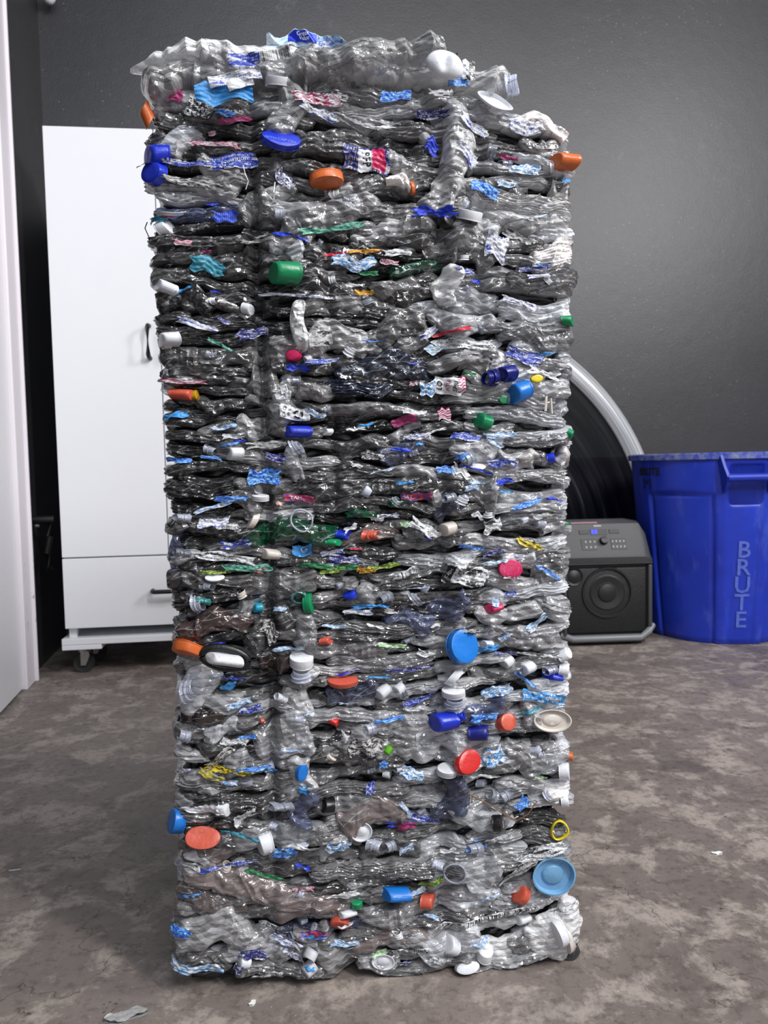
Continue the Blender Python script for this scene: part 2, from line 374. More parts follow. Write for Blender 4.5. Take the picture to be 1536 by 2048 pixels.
for xa, xb in ((x0, x0+0.012), (x1-0.014, x1)):
    MB().box(xa, xb, 0.002, 0.03, 0.03, zlip-0.02, 0.005).build('side_rail', M_spk, spe, smooth=35)
# bottom bumper
bp = MB(); pts = [(x0-0.004, 0.02, zg1-0.004), (x0+0.03, 0.0, zg1-0.014), (x1-0.04, 0.0, zg1-0.014), (x1-0.012, 0.004, zg1+0.006), (x1+0.006, 0.02, zg1+0.022)]
bp.tube(pts, 0.011, 12).build('bumper', plain('grey_bumper', srgb(120, 122, 126), 0.35), spe, smooth=50)
MB().box(x0+0.005, x1-0.02, 0.01, 0.21, 0.006, 0.035, 0.006).build('base', M_spk, spe, smooth=35)
for k in range(4):
    MB().box((x0+0.02, x1-0.07)[k % 2], (x0+0.06, x1-0.03)[k % 2], (0.02, 0.17)[k//2], (0.05, 0.20)[k//2], 0, 0.008, 0.002).build('foot', M_rubber, spe)
xc, zc_ = spk(1216, 1186); rw = (spk(1262, 1186)[0]-spk(1172, 1186)[0])/2*1.05
MB().lathe([(rw+0.006, 0.009), (rw+0.004, 0.003), (rw, 0.003), (rw-0.004, 0.010), (rw*0.78, 0.0105), (rw*0.70, 0.006), (rw*0.40, 0.0095), (rw*0.36, 0.005), (rw*0.2, 0.001), (0, 0.0)], 48, 'y', (xc, 0, zc_)).build('woofer', M_cone, spe, smooth=30)
xt, zt_ = spk(1150, 1155); MB().lathe([(0.03, 0.009), (0.028, 0.005), (0.022, 0.009), (0.01, 0.004), (0, 0.003)], 30, 'y', (xt, 0, zt_)).build('tweeter', M_cone, spe, smooth=30)
# controls on the slope
sl0 = Vector((0, 0.004, zlip+0.018)); sl1 = Vector((0, 0.050, ztop-0.006)); sd = (sl1-sl0).normalized(); sn = Vector((0, -sd.z, sd.y))
def slope_box(name, xa, xb, ta, tb, h, mat, bev=0.001, parent=None):
    b = MB().box(xa, xb, -h, 0.001, ta, tb, bev); L_ = (sl1-sl0).length
    vs = [Vector((x, 0, 0))+sl0+sd*(z*L_)-sn*y for x, y, z in b.v]; b.v = [tuple(q) for q in vs]
    return b.build(name, mat, parent or spe)
def sx(px): return spk(px, 1075)[0]
slope_box('display', sx(1188), sx(1222), 0.62, 0.82, 0.0012, M_blackmet)
slope_box('blue_digits', sx(1190), sx(1195), 0.66, 0.80, 0.0018, M_led)['label'] = 'lit blue display digits'
slope_box('blue_digits', sx(1196.5), sx(1202), 0.66, 0.80, 0.0018, M_led)
slope_box('button_panel', sx(1166), sx(1196), 0.12, 0.5, 0.0012, M_blackmet)
slope_box('button_panel', sx(1226), sx(1256), 0.12, 0.5, 0.0012, M_blackmet)
slope_box('slider', sx(1165), sx(1186), 0.66, 0.80, 0.002, M_blackmet)
slope_box('slider', sx(1226), sx(1246), 0.66, 0.80, 0.002, M_blackmet)
slope_box('brand_mark', sx(1196), sx(1212), 0.9, 0.96, 0.001, M_print)
for i in range(3):
    for j in range(2): slope_box('button', sx(1174+i*9), sx(1177+i*9), (0.18, 0.36)[j], (0.25, 0.43)[j], 0.0022, M_print, 0.0003)
for i in range(4):
    for j in range(2): slope_box('button', sx(1228+i*7.5), sx(1231+i*7.5), (0.18, 0.36)[j], (0.25, 0.43)[j], 0.0022, M_print, 0.0003)
kn = MB().lathe([(0.014, 0), (0.0135, 0.008), (0.012, 0.014), (0.004, 0.015), (0, 0.015)], 24)
cc = Vector((sx(1212), 0, 0))+sl0+sd*((sl1-sl0).length*0.42); q = sn.to_track_quat('Z', 'Y'); kn.v = [tuple(cc+q @ Vector(a)) for a in kn.v]
kn.build('knob', M_blackmet, spe, smooth=40)
slope_box('pink_strip', sx(1150), sx(1205), 1.02, 1.07, 0.001, M_pink)
# --- blue ribbed waste bin
def binmat():
    t = NT('scuffed_blue_plastic'); P = t.pos(); a = t.noise(P, 6, 6, 0.65); b = t.noise(t.pos(1, 1, 0.25), 26, 6, 0.7)
    col = t.mix(t.g(a, 0.3, 0.7), srgb(22, 44, 160), srgb(32, 60, 188))
    col = t.mix(t.math('MULTIPLY', t.g(b, 0.55, 0.75), 0.5), col, srgb(78, 100, 196))
    t.set(col=col, rough=0.38, spec=0.5, normal=t.bump(b, 0.06, 0.003)); return t.m
M_bin = binmat()
def binwear():
    t = NT('worn_blue_rim'); b = t.noise(t.pos(), 40, 6, 0.7)
    t.set(col=t.mix(t.g(b, 0.4, 0.65), srgb(48, 66, 170), srgb(130, 138, 165)), rough=0.5); return t.m
M_binrim = binwear()
bf = on_floor(1428, 1288); RT = 0.0; RB = 0.212
_d = ray(1428, 1288); _d[2] = 0; bc = bf+_d/np.linalg.norm(_d)*RB
# rim height and radius from the photo
q_ = hit(1262, 918, bc, (0, 1, 0)); RT = abs(q_[0]-bc[0])*0.985; ZR = float(hit(1424, 905, bc-np.array([0, RT, 0]), (0, 1, 0))[2])
bin_ = empty('waste_bin', (bc[0], bc[1], 0), 0, 'large round blue plastic waste bin with side handles at the right', 'bin')
ha = R_(-93)       # azimuth of the near handle
nA = 288
def rad(a, z):
    t_ = z/ZR; r = RB+(RT-0.014-RB)*t_**0.9
    # four sunken panels between four broad ribs
    ph = (a-ha+math.pi/4) % (math.pi/2)-math.pi/4      # 0 at handle directions
    s = 0
    e = abs(ph)
    def st(x, c_, w_): return 1/(1+math.exp(-max(-60, min(60, (x-c_)/w_))))
    top = st(t_, 0.80-0.035*st(e, 0.45, 0.05)*0-0.02*(1-st(e, 0.5, 0.06)), 0.004)
    edge = 0.36
    s += 0.006*(1-st(e, edge, 0.008))+0.006*top*st(e, edge, 0.008)
    g_ = math.exp(-((e-edge-0.015)/0.02)**2)*(1-top); s -= 0.006*g_
    s -= 0.004*math.exp(-((t_-0.785)/0.008)**2)*st(e, edge, 0.02)
    ph2 = (a-ha+math.pi/2) % math.pi-math.pi/2
    ch = 1-st(abs(ph2), 0.19, 0.008)
    s -= 0.006*ch*(1-st(t_, 0.93, 0.004))
    s -= 0.014*ch*st(t_, 0.74, 0.004)*(1-st(t_, 0.93, 0.004))
    if t_ < 0.03: s -= 0.006*(1-t_/0.03)
    return r+s
v = []; zs_ = sorted(set([0, 0.004, 0.01, 0.02]+[ZR*k/96 for k in range(1, 96)]))
zs_.append(ZR-0.012)
zs_ = sorted(zs_)
for z in zs_:
    for i in range(nA):
        a = 2*math.pi*i/nA; r = rad(a, z); v.append((r*math.cos(a), r*math.sin(a), z))
nz = len(zs_)
for z in (ZR-0.012, 0.02):
    for i in range(nA):
        a = 2*math.pi*i/nA; r = rad(a, z)-0.006; v.append((r*math.cos(a), r*math.sin(a), z))
f = []
for j in range(nz+1):
    for i in range(nA): k = (i+1) % nA; f.append((j*nA+i, j*nA+k, (j+1)*nA+k, (j+1)*nA+i))
f.append(tuple(reversed(range(nA)))); f.append(tuple((nz+1)*nA+i for i in range(nA)))
mesh_np('body', v, f, M_bin, bin_)
MB().lathe([(RT-0.022, ZR-0.014), (RT-0.004, ZR-0.022), (RT, ZR-0.020), (RT+0.001, ZR-0.004), (RT-0.004, ZR), (RT-0.016, ZR), (RT-0.02, ZR-0.004), (RT-0.022, ZR-0.014)], 120).build('rim', M_binrim, bin_, smooth=40)
for hk in (0, math.pi):
    a = ha+hk; er = Vector((math.cos(a), math.sin(a), 0)); et = Vector((-math.sin(a), math.cos(a), 0))
    hb = MB()
    for s in (-1, 1):
        P_ = [(RT-0.004, ZR-0.008, 0.085), (RT-0.03, ZR-0.03, 0.085), (RT-0.045, ZR-0.125, 0.068), (RT-0.02, ZR-0.125, 0.068), (RT+0.010, ZR-0.100, 0.070), (RT+0.022, ZR-0.075, 0.072), (RT+0.008, ZR-0.04, 0.080)]
        vs = []
        for dd in (-0.004, 0.004):
            for rr, zz, tt in P_: vs.append(er*rr+et*(s*tt+dd)+Vector((0, 0, zz)))
        k = len(P_); hb.add(vs, [tuple(range(k)), tuple(reversed(range(k, 2*k)))]+[(i, i+k, (i+1) % k+k, (i+1) % k) for i in range(k)])
    pts = [er*(RT+0.012)+et*tt+Vector((0, 0, ZR-0.078)) for tt in (-0.072, -0.06, 0.06, 0.072)]
    hb.tube(pts, 0.0125, 12)
    hb.build('handle', M_binrim if hk else M_bin, bin_, smooth=35)
def text_verts(s, size=1.0, bold=0.0):
    cu = bpy.data.curves.new('t', 'FONT'); cu.body = s; cu.size = size; cu.align_x = 'CENTER'; cu.align_y = 'CENTER'; cu.offset = bold; cu.resolution_u = 2
    o = bpy.data.objects.new('t', cu); me = o.to_mesh()
    v = np.array([x.co[:] for x in me.vertices]).reshape(-1, 3); f = [tuple(p.vertices) for p in me.polygons]
    o.to_mesh_clear(); bpy.data.objects.remove(o); bpy.data.curves.remove(cu); return v, f
M_blackprint = plain('faded_black_print', srgb(16, 18, 36), 0.6, var=0.5)
M_emboss = plain('scuffed_emboss', srgb(84, 104, 196), 0.45, var=0.35, scale=90)
def wrap_text(s, size, a_c, z_c, rot, mat, name, bold=0.0, lift=0.0015):
    v, f = text_verts(s, size, bold); vs = []
    for x, y, _ in v:
        X = x*math.cos(rot)-y*math.sin(rot); Z = x*math.sin(rot)+y*math.cos(rot); z = z_c+Z; r0_ = RB+(RT-0.014-RB)*(z/ZR)**0.9
        a = a_c+X/r0_; r = rad(a, z)+lift; vs.append((r*math.cos(a), r*math.sin(a), z))
    return mesh_np(name, vs, f, mat, bin_, smooth=False)
def bin_az(px, py):
    d = ray(px, py); oc = CP-np.array([bc[0], bc[1], 0]); r = RT*0.96
    A = d[0]**2+d[1]**2; B = 2*(oc[0]*d[0]+oc[1]*d[1]); Cc = oc[0]**2+oc[1]**2-r*r; tt = (-B-math.sqrt(max(0, B*B-4*A*Cc)))/(2*A)
    p = oc+d*tt; return math.atan2(p[1], p[0]), p[2]
a_, z_ = bin_az(1296, 944); wrap_text('BRUTE', 0.034, a_, z_, 0, M_blackprint, 'lettering', 0.0016)['label'] = 'black printed word'
a_, z_ = bin_az(1292, 966); wrap_text('[=]', 0.034, a_, z_, 0, M_blackprint, 'small_emblem', 0.001)
a_, z_ = bin_az(1494, 1130)
for i, ch in enumerate('BRUTE'):
    wrap_text(ch, 0.075, ha, ZR*(0.50-0.092*i), -math.pi/2*0, M_emboss, 'raised_letter', 0.001, 0.003)
# --- litter on the floor
M_frag = plain('grey_clear_scrap', srgb(150, 150, 150), 0.25, var=0.5, scale=200)
M_chip = plain('white_chip', srgb(225, 225, 222), 0.6)
def scrap(px, py, L_, W_, rz, mat, name, label, cat, seed):
    p = on_floor(px, py); rg = np.random.RandomState(seed); v = []; f = []; nx, ny = 14, 7
    for i in range(nx):
        s = i/(nx-1)-0.5
        for j in range(ny):
            t_ = j/(ny-1)-0.5; wv = W_*math.sqrt(max(0.05, 1-(2*s)**2))
            v.append((s*L_, t_*wv+0.1*W_*math.sin(9*s), 0.0012+W_*0.28*abs(math.sin(3.1*t_*2+4*s))*(0.5+0.5*rg.rand())))
    for i in range(nx-1):
        for j in range(ny-1): a = i*ny+j; f.append((a, a+ny, a+ny+1, a+1))
    b = len(v); v += [(x, y, 0.0002) for x, y, z in v]; f += [tuple(b+k for k in reversed(q)) for q in f]
    o = mesh_np(name, v, f, mat, loc=(p[0], p[1], 0), rot=(0, 0, rz)); return tag(o, label, cat)
scrap(252, 2034, 0.045, 0.016, 0.35, M_frag, 'plastic_fragment', 'crumpled grey plastic fragment on the floor in front of the bale', 'scrap', 1)
scrap(505, 2008, 0.009, 0.006, 1.0, M_chip, 'paper_chip', 'tiny white chip on the floor just in front of the bale', 'chip', 2)
scrap(1434, 1708, 0.016, 0.008, 0.1, M_chip, 'paper_chip', 'small white chip lying on the floor right of the bale', 'chip', 3)
scrap(30, 1741, 0.018, 0.002, 0.2, M_chip, 'thin_straw', 'thin pale sliver lying on the floor left of the bale', 'scrap', 4)
# ---------------------------------------------------------------- the bale
def dirtmix(t, col, amt=0.8, scale=70, lo=0.56, hi=0.64):
    P = t.pos(1, 1, 1.8); n = t.noise(P, scale, 6, 0.72); big = t.noise(P, 9, 3)
    k = t.math('MULTIPLY', t.g(n, lo, hi), t.g(big, 0.36, 0.6))
    return t.mix(t.math('MULTIPLY', k, amt), col, srgb(14, 13, 13))
def film(name, col, body=0.5, rough=0.16, edge=0.95, dirt=0.75, crump=1.0, var=0.25, metal=0.0):
    """crumpled thin clear plastic: see-through face on, brighter and glossier at grazing folds"""
    t = NT(name)
    def fold(rot, sc, dist, seed):
        g = t.n('ShaderNodeNewGeometry'); mp = t.n('ShaderNodeMapping'); mp.inputs['Rotation'].default_value = (0.2, rot, 0.3); mp.inputs['Location'].default_value = (seed, seed*2, 0); t.l(g.outputs['Position'], mp.inputs['Vector'])
        wv = t.n('ShaderNodeTexWave', wave_type='BANDS', bands_direction='Z', wave_profile='TRI'); wv.inputs['Scale'].default_value = sc; wv.inputs['Distortion'].default_value = dist
        wv.inputs['Detail'].default_value = 2.5; wv.inputs['Detail Scale'].default_value = 0.45; wv.inputs['Detail Roughness'].default_value = 0.6; t.l(mp.outputs[0], wv.inputs['Vector']); return wv.outputs['Fac']
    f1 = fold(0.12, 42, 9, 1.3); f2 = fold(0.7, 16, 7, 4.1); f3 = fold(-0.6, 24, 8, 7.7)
    nb = t.bump(f1, 0.55*crump, 0.0022, t.bump(f2, 0.5*crump, 0.004, t.bump(f3, 0.5*crump, 0.003)))
    n = t.noise(t.pos(1, 1, 3), 26, 5, 0.65)
    c = t.mix(t.g(n, 0.3, 0.7), tuple(x*(1-var) for x in col[:3])+(1,), tuple(min(1, x*(1+var)) for x in col[:3])+(1,))
    oi = t.n('ShaderNodeObjectInfo'); rr = t.math('MULTIPLY_ADD', oi.outputs['Random'], 1.15, 0.45)
    sc = t.n('ShaderNodeVectorMath', operation='SCALE'); t.l(c, sc.inputs[0]); t.l(rr, sc.inputs['Scale'])
    cr = t.math('MAXIMUM', t.g(f1, 0.86, 0.97), t.math('MULTIPLY', t.g(f2, 0.90, 0.98), 0.8)); cr = t.math('MULTIPLY', cr, t.g(t.noise(t.pos(1, 1, 2), 45, 3), 0.45, 0.62))  # pale crest lines: fold highlights put into the colour
    vl = t.math('MULTIPLY', t.math('SUBTRACT', 1.0, t.g(f1, 0.04, 0.2)), t.g(t.noise(t.pos(1, 1, 2), 30, 3), 0.42, 0.6))  # dark valley lines: crease shade put into the colour
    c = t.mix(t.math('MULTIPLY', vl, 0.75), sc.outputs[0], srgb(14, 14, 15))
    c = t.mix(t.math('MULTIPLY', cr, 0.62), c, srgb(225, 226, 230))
    c = dirtmix(t, c, dirt)
    t.set(col=c, rough=t.ramp(n, [(0.3, (rough*0.6,)*3), (0.7, (rough*1.7,)*3)]), spec=1.0, coat=1.0, croug=0.07, normal=nb, metal=metal)
    tr = t.n('ShaderNodeBsdfTransparent'); lw = t.n('ShaderNodeLayerWeight'); lw.inputs['Blend'].default_value = 0.35; t.l(nb, lw.inputs['Normal'])
    tc = tuple(min(1, 0.35+x*1.1) for x in col[:3])+(1,); tr.inputs[0].default_value = tc
    fac = t.math('MULTIPLY_ADD', lw.outputs['Facing'], edge-body, body)
    fac = t.math('MAXIMUM', fac, t.math('MULTIPLY', t.g(t.noise(t.pos(1, 1, 1.8), 70, 6, 0.72), 0.56, 0.64), 0.9))
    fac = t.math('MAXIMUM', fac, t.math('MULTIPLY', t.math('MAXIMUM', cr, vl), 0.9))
    mx = t.n('ShaderNodeMixShader'); t.l(fac, mx.inputs[0]); t.l(tr.outputs[0], mx.inputs[1]); t.l(t.p.outputs[0], mx.inputs[2]); t.l(mx.outputs[0], t.out.inputs['Surface'])
    return t.m
MF = {  # clear grades: dirt and light on the bale both set the tone
 'cd': film('clear_plastic_grimy_dark', srgb(64, 63, 64), 0.66, 0.22, dirt=0.95),
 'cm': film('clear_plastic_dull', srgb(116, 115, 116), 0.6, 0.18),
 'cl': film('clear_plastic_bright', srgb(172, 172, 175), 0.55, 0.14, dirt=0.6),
 'cc': film('clear_plastic_clean_pale', srgb(212, 214, 220), 0.44, 0.10, dirt=0.35, crump=0.9),
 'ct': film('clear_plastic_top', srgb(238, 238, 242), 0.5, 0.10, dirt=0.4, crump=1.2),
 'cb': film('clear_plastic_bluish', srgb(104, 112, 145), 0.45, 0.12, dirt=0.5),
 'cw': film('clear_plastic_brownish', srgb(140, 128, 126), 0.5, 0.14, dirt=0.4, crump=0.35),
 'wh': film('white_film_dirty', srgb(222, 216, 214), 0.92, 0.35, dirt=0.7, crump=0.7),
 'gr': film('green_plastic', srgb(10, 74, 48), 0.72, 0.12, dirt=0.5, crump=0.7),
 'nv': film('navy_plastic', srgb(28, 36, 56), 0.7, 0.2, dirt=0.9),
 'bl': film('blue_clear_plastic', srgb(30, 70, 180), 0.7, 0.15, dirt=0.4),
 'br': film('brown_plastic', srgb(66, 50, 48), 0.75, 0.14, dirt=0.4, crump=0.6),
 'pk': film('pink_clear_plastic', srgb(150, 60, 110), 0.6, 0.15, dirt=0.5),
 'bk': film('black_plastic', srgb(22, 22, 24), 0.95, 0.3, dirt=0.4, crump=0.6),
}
def solidp(name, col, dirt=0.45, rough=0.32):
    t = NT(name); c = dirtmix(t, t.mix(t.g(t.noise(t.pos(), 40, 4), 0.3, 0.7), tuple(x*0.85 for x in col[:3])+(1,), col), dirt, 110, 0.6, 0.66)
    t.set(col=c, rough=rough, spec=0.5, normal=t.bump(t.noise(t.pos(), 90, 4, 0.6), 0.25, 0.003)); return t.m
PAL = {'orange': (208, 104, 50), 'coral': (204, 90, 70), 'red': (205, 44, 42), 'blue': (24, 50, 190), 'sky': (26, 116, 205), 'navy': (14, 26, 120), 'green': (14, 132, 84), 'teal': (30, 120, 120),
       'white': (226, 228, 234), 'cream': (214, 205, 196), 'pink': (206, 40, 96), 'yellow': (226, 206, 26), 'black': (20, 20, 21), 'ice': (120, 172, 214), 'violet': (130, 50, 110), 'cyan': (40, 160, 190), 'lime': (110, 190, 40), 'gold': (196, 150, 30)}
MS = {k: solidp(k+'_cap_plastic', srgb(*c)) for k, c in PAL.items()}
for k in ('white', 'cream', 'ice'):
    MS[k].node_tree.nodes['Principled BSDF'].inputs['Subsurface Weight'].default_value = 0.0
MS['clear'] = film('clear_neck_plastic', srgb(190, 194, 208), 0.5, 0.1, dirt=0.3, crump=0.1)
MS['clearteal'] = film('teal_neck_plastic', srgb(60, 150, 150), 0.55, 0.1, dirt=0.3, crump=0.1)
def label(name, bg, ink, style='text', bg2=None, dirt=0.8):
    t = NT(name); uv = t.n('ShaderNodeUVMap').outputs[0]
    mp = t.n('ShaderNodeMapping'); t.l(uv, mp.inputs[0]); oi = t.n('ShaderNodeObjectInfo')
    off = t.n('ShaderNodeVectorMath', operation='SCALE'); off.inputs[0].default_value = (7, 3, 0); t.l(oi.outputs['Random'], off.inputs['Scale']); t.l(off.outputs[0], mp.inputs['Location'])
    sep = t.n('ShaderNodeSeparateXYZ'); t.l(uv, sep.inputs[0]); V = sep.outputs['Y']; U = sep.outputs['X']
    base = bg
    if bg2:
        edge = t.math('ADD', U, t.math('MULTIPLY', t.noise(mp.outputs[0], 2.2, 3), 0.9))
        base = t.mix(t.g(edge, 0.93, 0.96), bg, bg2)
    if style in ('text', 'small'):
        k = 5 if style == 'text' else 9
        row = t.math('LESS_THAN', t.math('FRACT', t.math('MULTIPLY', V, k)), 0.6)
        fl_ = t.math('FLOOR', t.math('MULTIPLY', V, k)); cb = t.n('ShaderNodeCombineXYZ'); t.l(t.math('MULTIPLY', U, 48 if k == 5 else 70), cb.inputs[0]); t.l(t.math('MULTIPLY', fl_, 3.7), cb.inputs[1]); t.l(t.math('MULTIPLY', oi.outputs['Random'], 50), cb.inputs[2])
        ch = t.math('GREATER_THAN', t.noise(cb.outputs[0], 1.0, 3, 0.8), 0.52); k_ = t.math('MULTIPLY', t.math('MULTIPLY', row, ch), t.g(t.noise(mp.outputs[0], 3.5, 2), 0.44, 0.5))
        blk = t.math('MULTIPLY', t.g(t.noise(mp.outputs[0], 2.4, 1), 0.60, 0.61), t.g(t.noise(mp.outputs[0], 9, 2), 0.40, 0.42))
        col = t.mix(t.math('MAXIMUM', k_, blk), base, ink)
    elif style == 'bars':
        cb = t.n('ShaderNodeCombineXYZ'); t.l(t.math('MULTIPLY', U, 90), cb.inputs[0]); t.l(t.math('MULTIPLY', oi.outputs['Random'], 50), cb.inputs[1])
        ch = t.math('GREATER_THAN', t.noise(cb.outputs[0], 1.0, 1), 0.5); col = t.mix(t.math('MULTIPLY', ch, t.math('LESS_THAN', V, 0.8)), base, ink)
    elif style == 'blot':
        col = t.mix(t.g(t.noise(mp.outputs[0], 5.5, 3, 0.5, 1.5), 0.5, 0.53), base, ink)
    elif style == 'dots':
        v = t.n('ShaderNodeTexVoronoi'); v.inputs['Scale'].default_value = 12; v.inputs['Randomness'].default_value = 0; t.l(uv, v.inputs['Vector']); col = t.mix(t.math('LESS_THAN', v.outputs['Distance'], 0.3), base, ink)
    elif style == 'stripe':
        col = t.mix(t.math('LESS_THAN', t.math('FRACT', t.math('MULTIPLY', V, 5)), 0.5), base, ink)
    else: col = base if not isinstance(base, tuple) else t.mix(0.0, base, base)
    col = dirtmix(t, col, dirt, 120, 0.54, 0.6)
    t.set(col=col, rough=0.3, spec=0.55, coat=0.25, normal=t.bump(t.noise(t.pos(1, 1, 3), 120, 5, 0.65), 0.6, 0.004)); return t.m
W_ = srgb(226, 228, 232); B_ = srgb(30, 62, 176); N_ = srgb(20, 26, 120); S_ = srgb(60, 150, 222); K_ = srgb(20, 20, 22)
ML = {
 'wb': label('white_label_blue_print', W_, B_), 'wk': label('white_label_black_print', W_, K_), 'bw': label('blue_label_white_print', B_, W_), 'nw': label('navy_label_white_print', N_, W_),
 'sw': label('sky_label_white_print', S_, W_), 'bar': label('barcode_label', W_, K_, 'bars'), 'w': label('white_label', W_, W_, 'none'), 'b': label('blue_label', srgb(24, 58, 200), W_, 'none', dirt=0.6),
 's': label('sky_blue_label', S_, W_, 'none'), 'ws': label('white_and_sky_label', W_, S_, 'blot'), 'wn': label('white_and_navy_label', W_, N_, 'blot'), 'bs': label('blue_and_sky_label', srgb(30, 90, 210), srgb(130, 195, 240), 'blot'),
 'm': label('magenta_label', srgb(150, 30, 96), W_, 'none'), 'mw': label('magenta_label_white_print', srgb(165, 34, 88), W_, 'blot'), 'pw': label('pink_striped_label', srgb(206, 46, 110), W_, 'stripe', dirt=0.4),
 'y': label('yellow_label', srgb(214, 190, 30), K_, 'blot'), 'yb': label('yellow_and_blue_label', srgb(190, 175, 40), srgb(50, 90, 160), 'small'), 'yr': label('yellow_and_red_label', srgb(230, 205, 40), srgb(190, 30, 40), 'blot'),
 'g': label('green_label', srgb(20, 120, 70), W_, 'none'), 'gy': label('green_and_yellow_label', srgb(24, 96, 54), srgb(190, 205, 50), 'blot'), 'mt': label('mint_label', srgb(110, 190, 165), srgb(24, 90, 80), 'blot'),
 't': label('teal_label', srgb(50, 140, 165), W_, 'none'), 'li': label('lime_label', srgb(110, 190, 60), W_, 'blot'), 'o': label('orange_label', srgb(214, 100, 30), W_, 'blot'), 'ro': label('red_and_blue_label', srgb(210, 60, 40), srgb(24, 50, 160), 'blot'),
 'fo': label('silvery_dirty_label', srgb(190, 188, 188), K_, 'blot', dirt=0.95), 'bd': label('blue_dotted_label', srgb(24, 50, 190), srgb(100, 140, 240), 'dots', dirt=0.3), 'k': label('black_label', K_, W_, 'blot'),
 'si': label('silver_label_small_print', srgb(178, 178, 180), K_, 'small'), 'r': label('red_label', srgb(196, 36, 60), W_, 'none'), 'blt': label('pale_blue_label', srgb(150, 195, 230), W_, 'blot', dirt=0.5),
}
byaw = R_(6.0); BX = np.array([math.cos(byaw), math.sin(byaw), 0]); BN = np.array([-math.sin(byaw), math.cos(byaw), 0])
bo = on_floor(750, 1952)
def bl(px, py, dn=0.0): q = hit(px, py, bo+BN*dn, BN); return float(np.dot(q-bo, BX)), float(q[2])
def tbl(pts): a = np.array([bl(*p) for p in pts]); a = a[a[:, 1].argsort()]; return a[:, 1], a[:, 0]
LZ, LX = tbl([(292, 180), (290, 260), (298, 400), (304, 520), (310, 600), (318, 700), (326, 800), (334, 950), (340, 1100), (347, 1250), (351, 1400), (352, 1550), (358, 1700), (354, 1800), (342, 1870), (348, 1940)])
RZ_, RX = tbl([(1090, 205), (1148, 240), (1149, 400), (1147, 550), (1146, 700), (1144, 850), (1142, 1000), (1142, 1150), (1138, 1300), (1139, 1450), (1145, 1600), (1141, 1700), (1143, 1800), (1160, 1860), (1158, 1935)])
S0 = bl(751, 1000)[0]-bl(750, 1000)[0]
CR = 0.016; BD = 0.40
def wrap(X, Z, n):
    X = np.asarray(X, float); Z = np.asarray(Z, float); n = np.asarray(n, float)
    xl = np.interp(Z, LZ, LX)+CR; xr = np.interp(Z, RZ_, RX)-CR
    tr = np.maximum(X-xr, 0); tl = np.maximum(xl-X, 0); sg = np.where(tr > 0, 1.0, -1.0); t = np.maximum(tr, tl)
    th = np.minimum(t/CR, math.pi/2); ex = np.maximum(t-CR*math.pi/2, 0)
    b = np.where(tr > 0, xr, np.where(tl > 0, xl, X))
    x = np.where(t > 0, b+sg*(CR+n)*np.sin(th), X)
    y = np.where(t > 0, CR-(CR+n)*np.cos(th)+ex, -n)
    return np.stack([x, y, Z], -1)
def relief(X, Z):
    s = (X-np.interp(Z, LZ, LX))/(np.interp(Z, RZ_, RX)-np.interp(Z, LZ, LX)); g = lambda c, w_: np.exp(-((s-c)/w_)**2)
    mid = np.clip(np.interp(Z, [0.1, 0.35, 0.8, 1.0], [0.2, 0.9, 1, 0.3]), 0, 1)
    return -0.020*g(0.235, 0.013)*mid+0.005*g(0.36, 0.04)-0.006*g(0.40, 0.012)*mid-0.006*g(0.665, 0.018)+0.006*g(0.71, 0.028)-0.004*g(0.77, 0.012)
bale = empty('plastic_bale', (bo[0], bo[1], 0), byaw, 'tall square bale of crushed plastic bottles, caps and labels standing on the concrete floor', 'bale')
ZTOP = bl(700, 205)[1]
# height map of what has been laid on the face
HC = 0.0025; HX0 = -0.36; HW = int(0.74/HC); HH = int(1.25/HC); HM = np.full((HH, HW), -0.006)
def splat(X, Z, n):
    i = ((Z)/HC).astype(int); j = ((X-HX0)/HC).astype(int); ok = (i >= 0) & (i < HH) & (j >= 0) & (j < HW)
    np.maximum.at(HM, (i[ok], j[ok]), n[ok])
_sm = [None]
def smooth_hm():
    a = HM.copy()
    for _ in range(2): a = (a+np.roll(a, 1, 0)+np.roll(a, -1, 0)+np.roll(a, 1, 1)+np.roll(a, -1, 1))/5
    _sm[0] = np.maximum(a, HM*0.5+a*0.5)
def hm(X, Z):
    i = np.clip((np.asarray(Z)/HC), 0, HH-2); j = np.clip((np.asarray(X)-HX0)/HC, 0, HW-2); i0 = i.astype(int); j0 = j.astype(int); a = i-i0; b = j-j0; H_ = _sm[0]
    return (H_[i0, j0]*(1-a)*(1-b)+H_[i0+1, j0]*a*(1-b)+H_[i0, j0+1]*(1-a)*b+H_[i0+1, j0+1]*a*b)
def zig(x, rg):
    x = np.asarray(x, float); lo, hi = float(x.min()), float(x.max()); m_ = int((hi-lo)*1.6)+6
    kn = lo-rg.rand()+np.cumsum(rg.uniform(0.12, 0.95, m_)); kn[-1] = max(kn[-1], hi+1); va = np.where(np.arange(m_) % 2, rg.uniform(0.45, 1.0, m_), rg.uniform(0, 0.4, m_)); return np.interp(x, kn, va)
def tri(x): return 2*np.abs(x-np.floor(x+0.5))      # sharp fold, 0..1
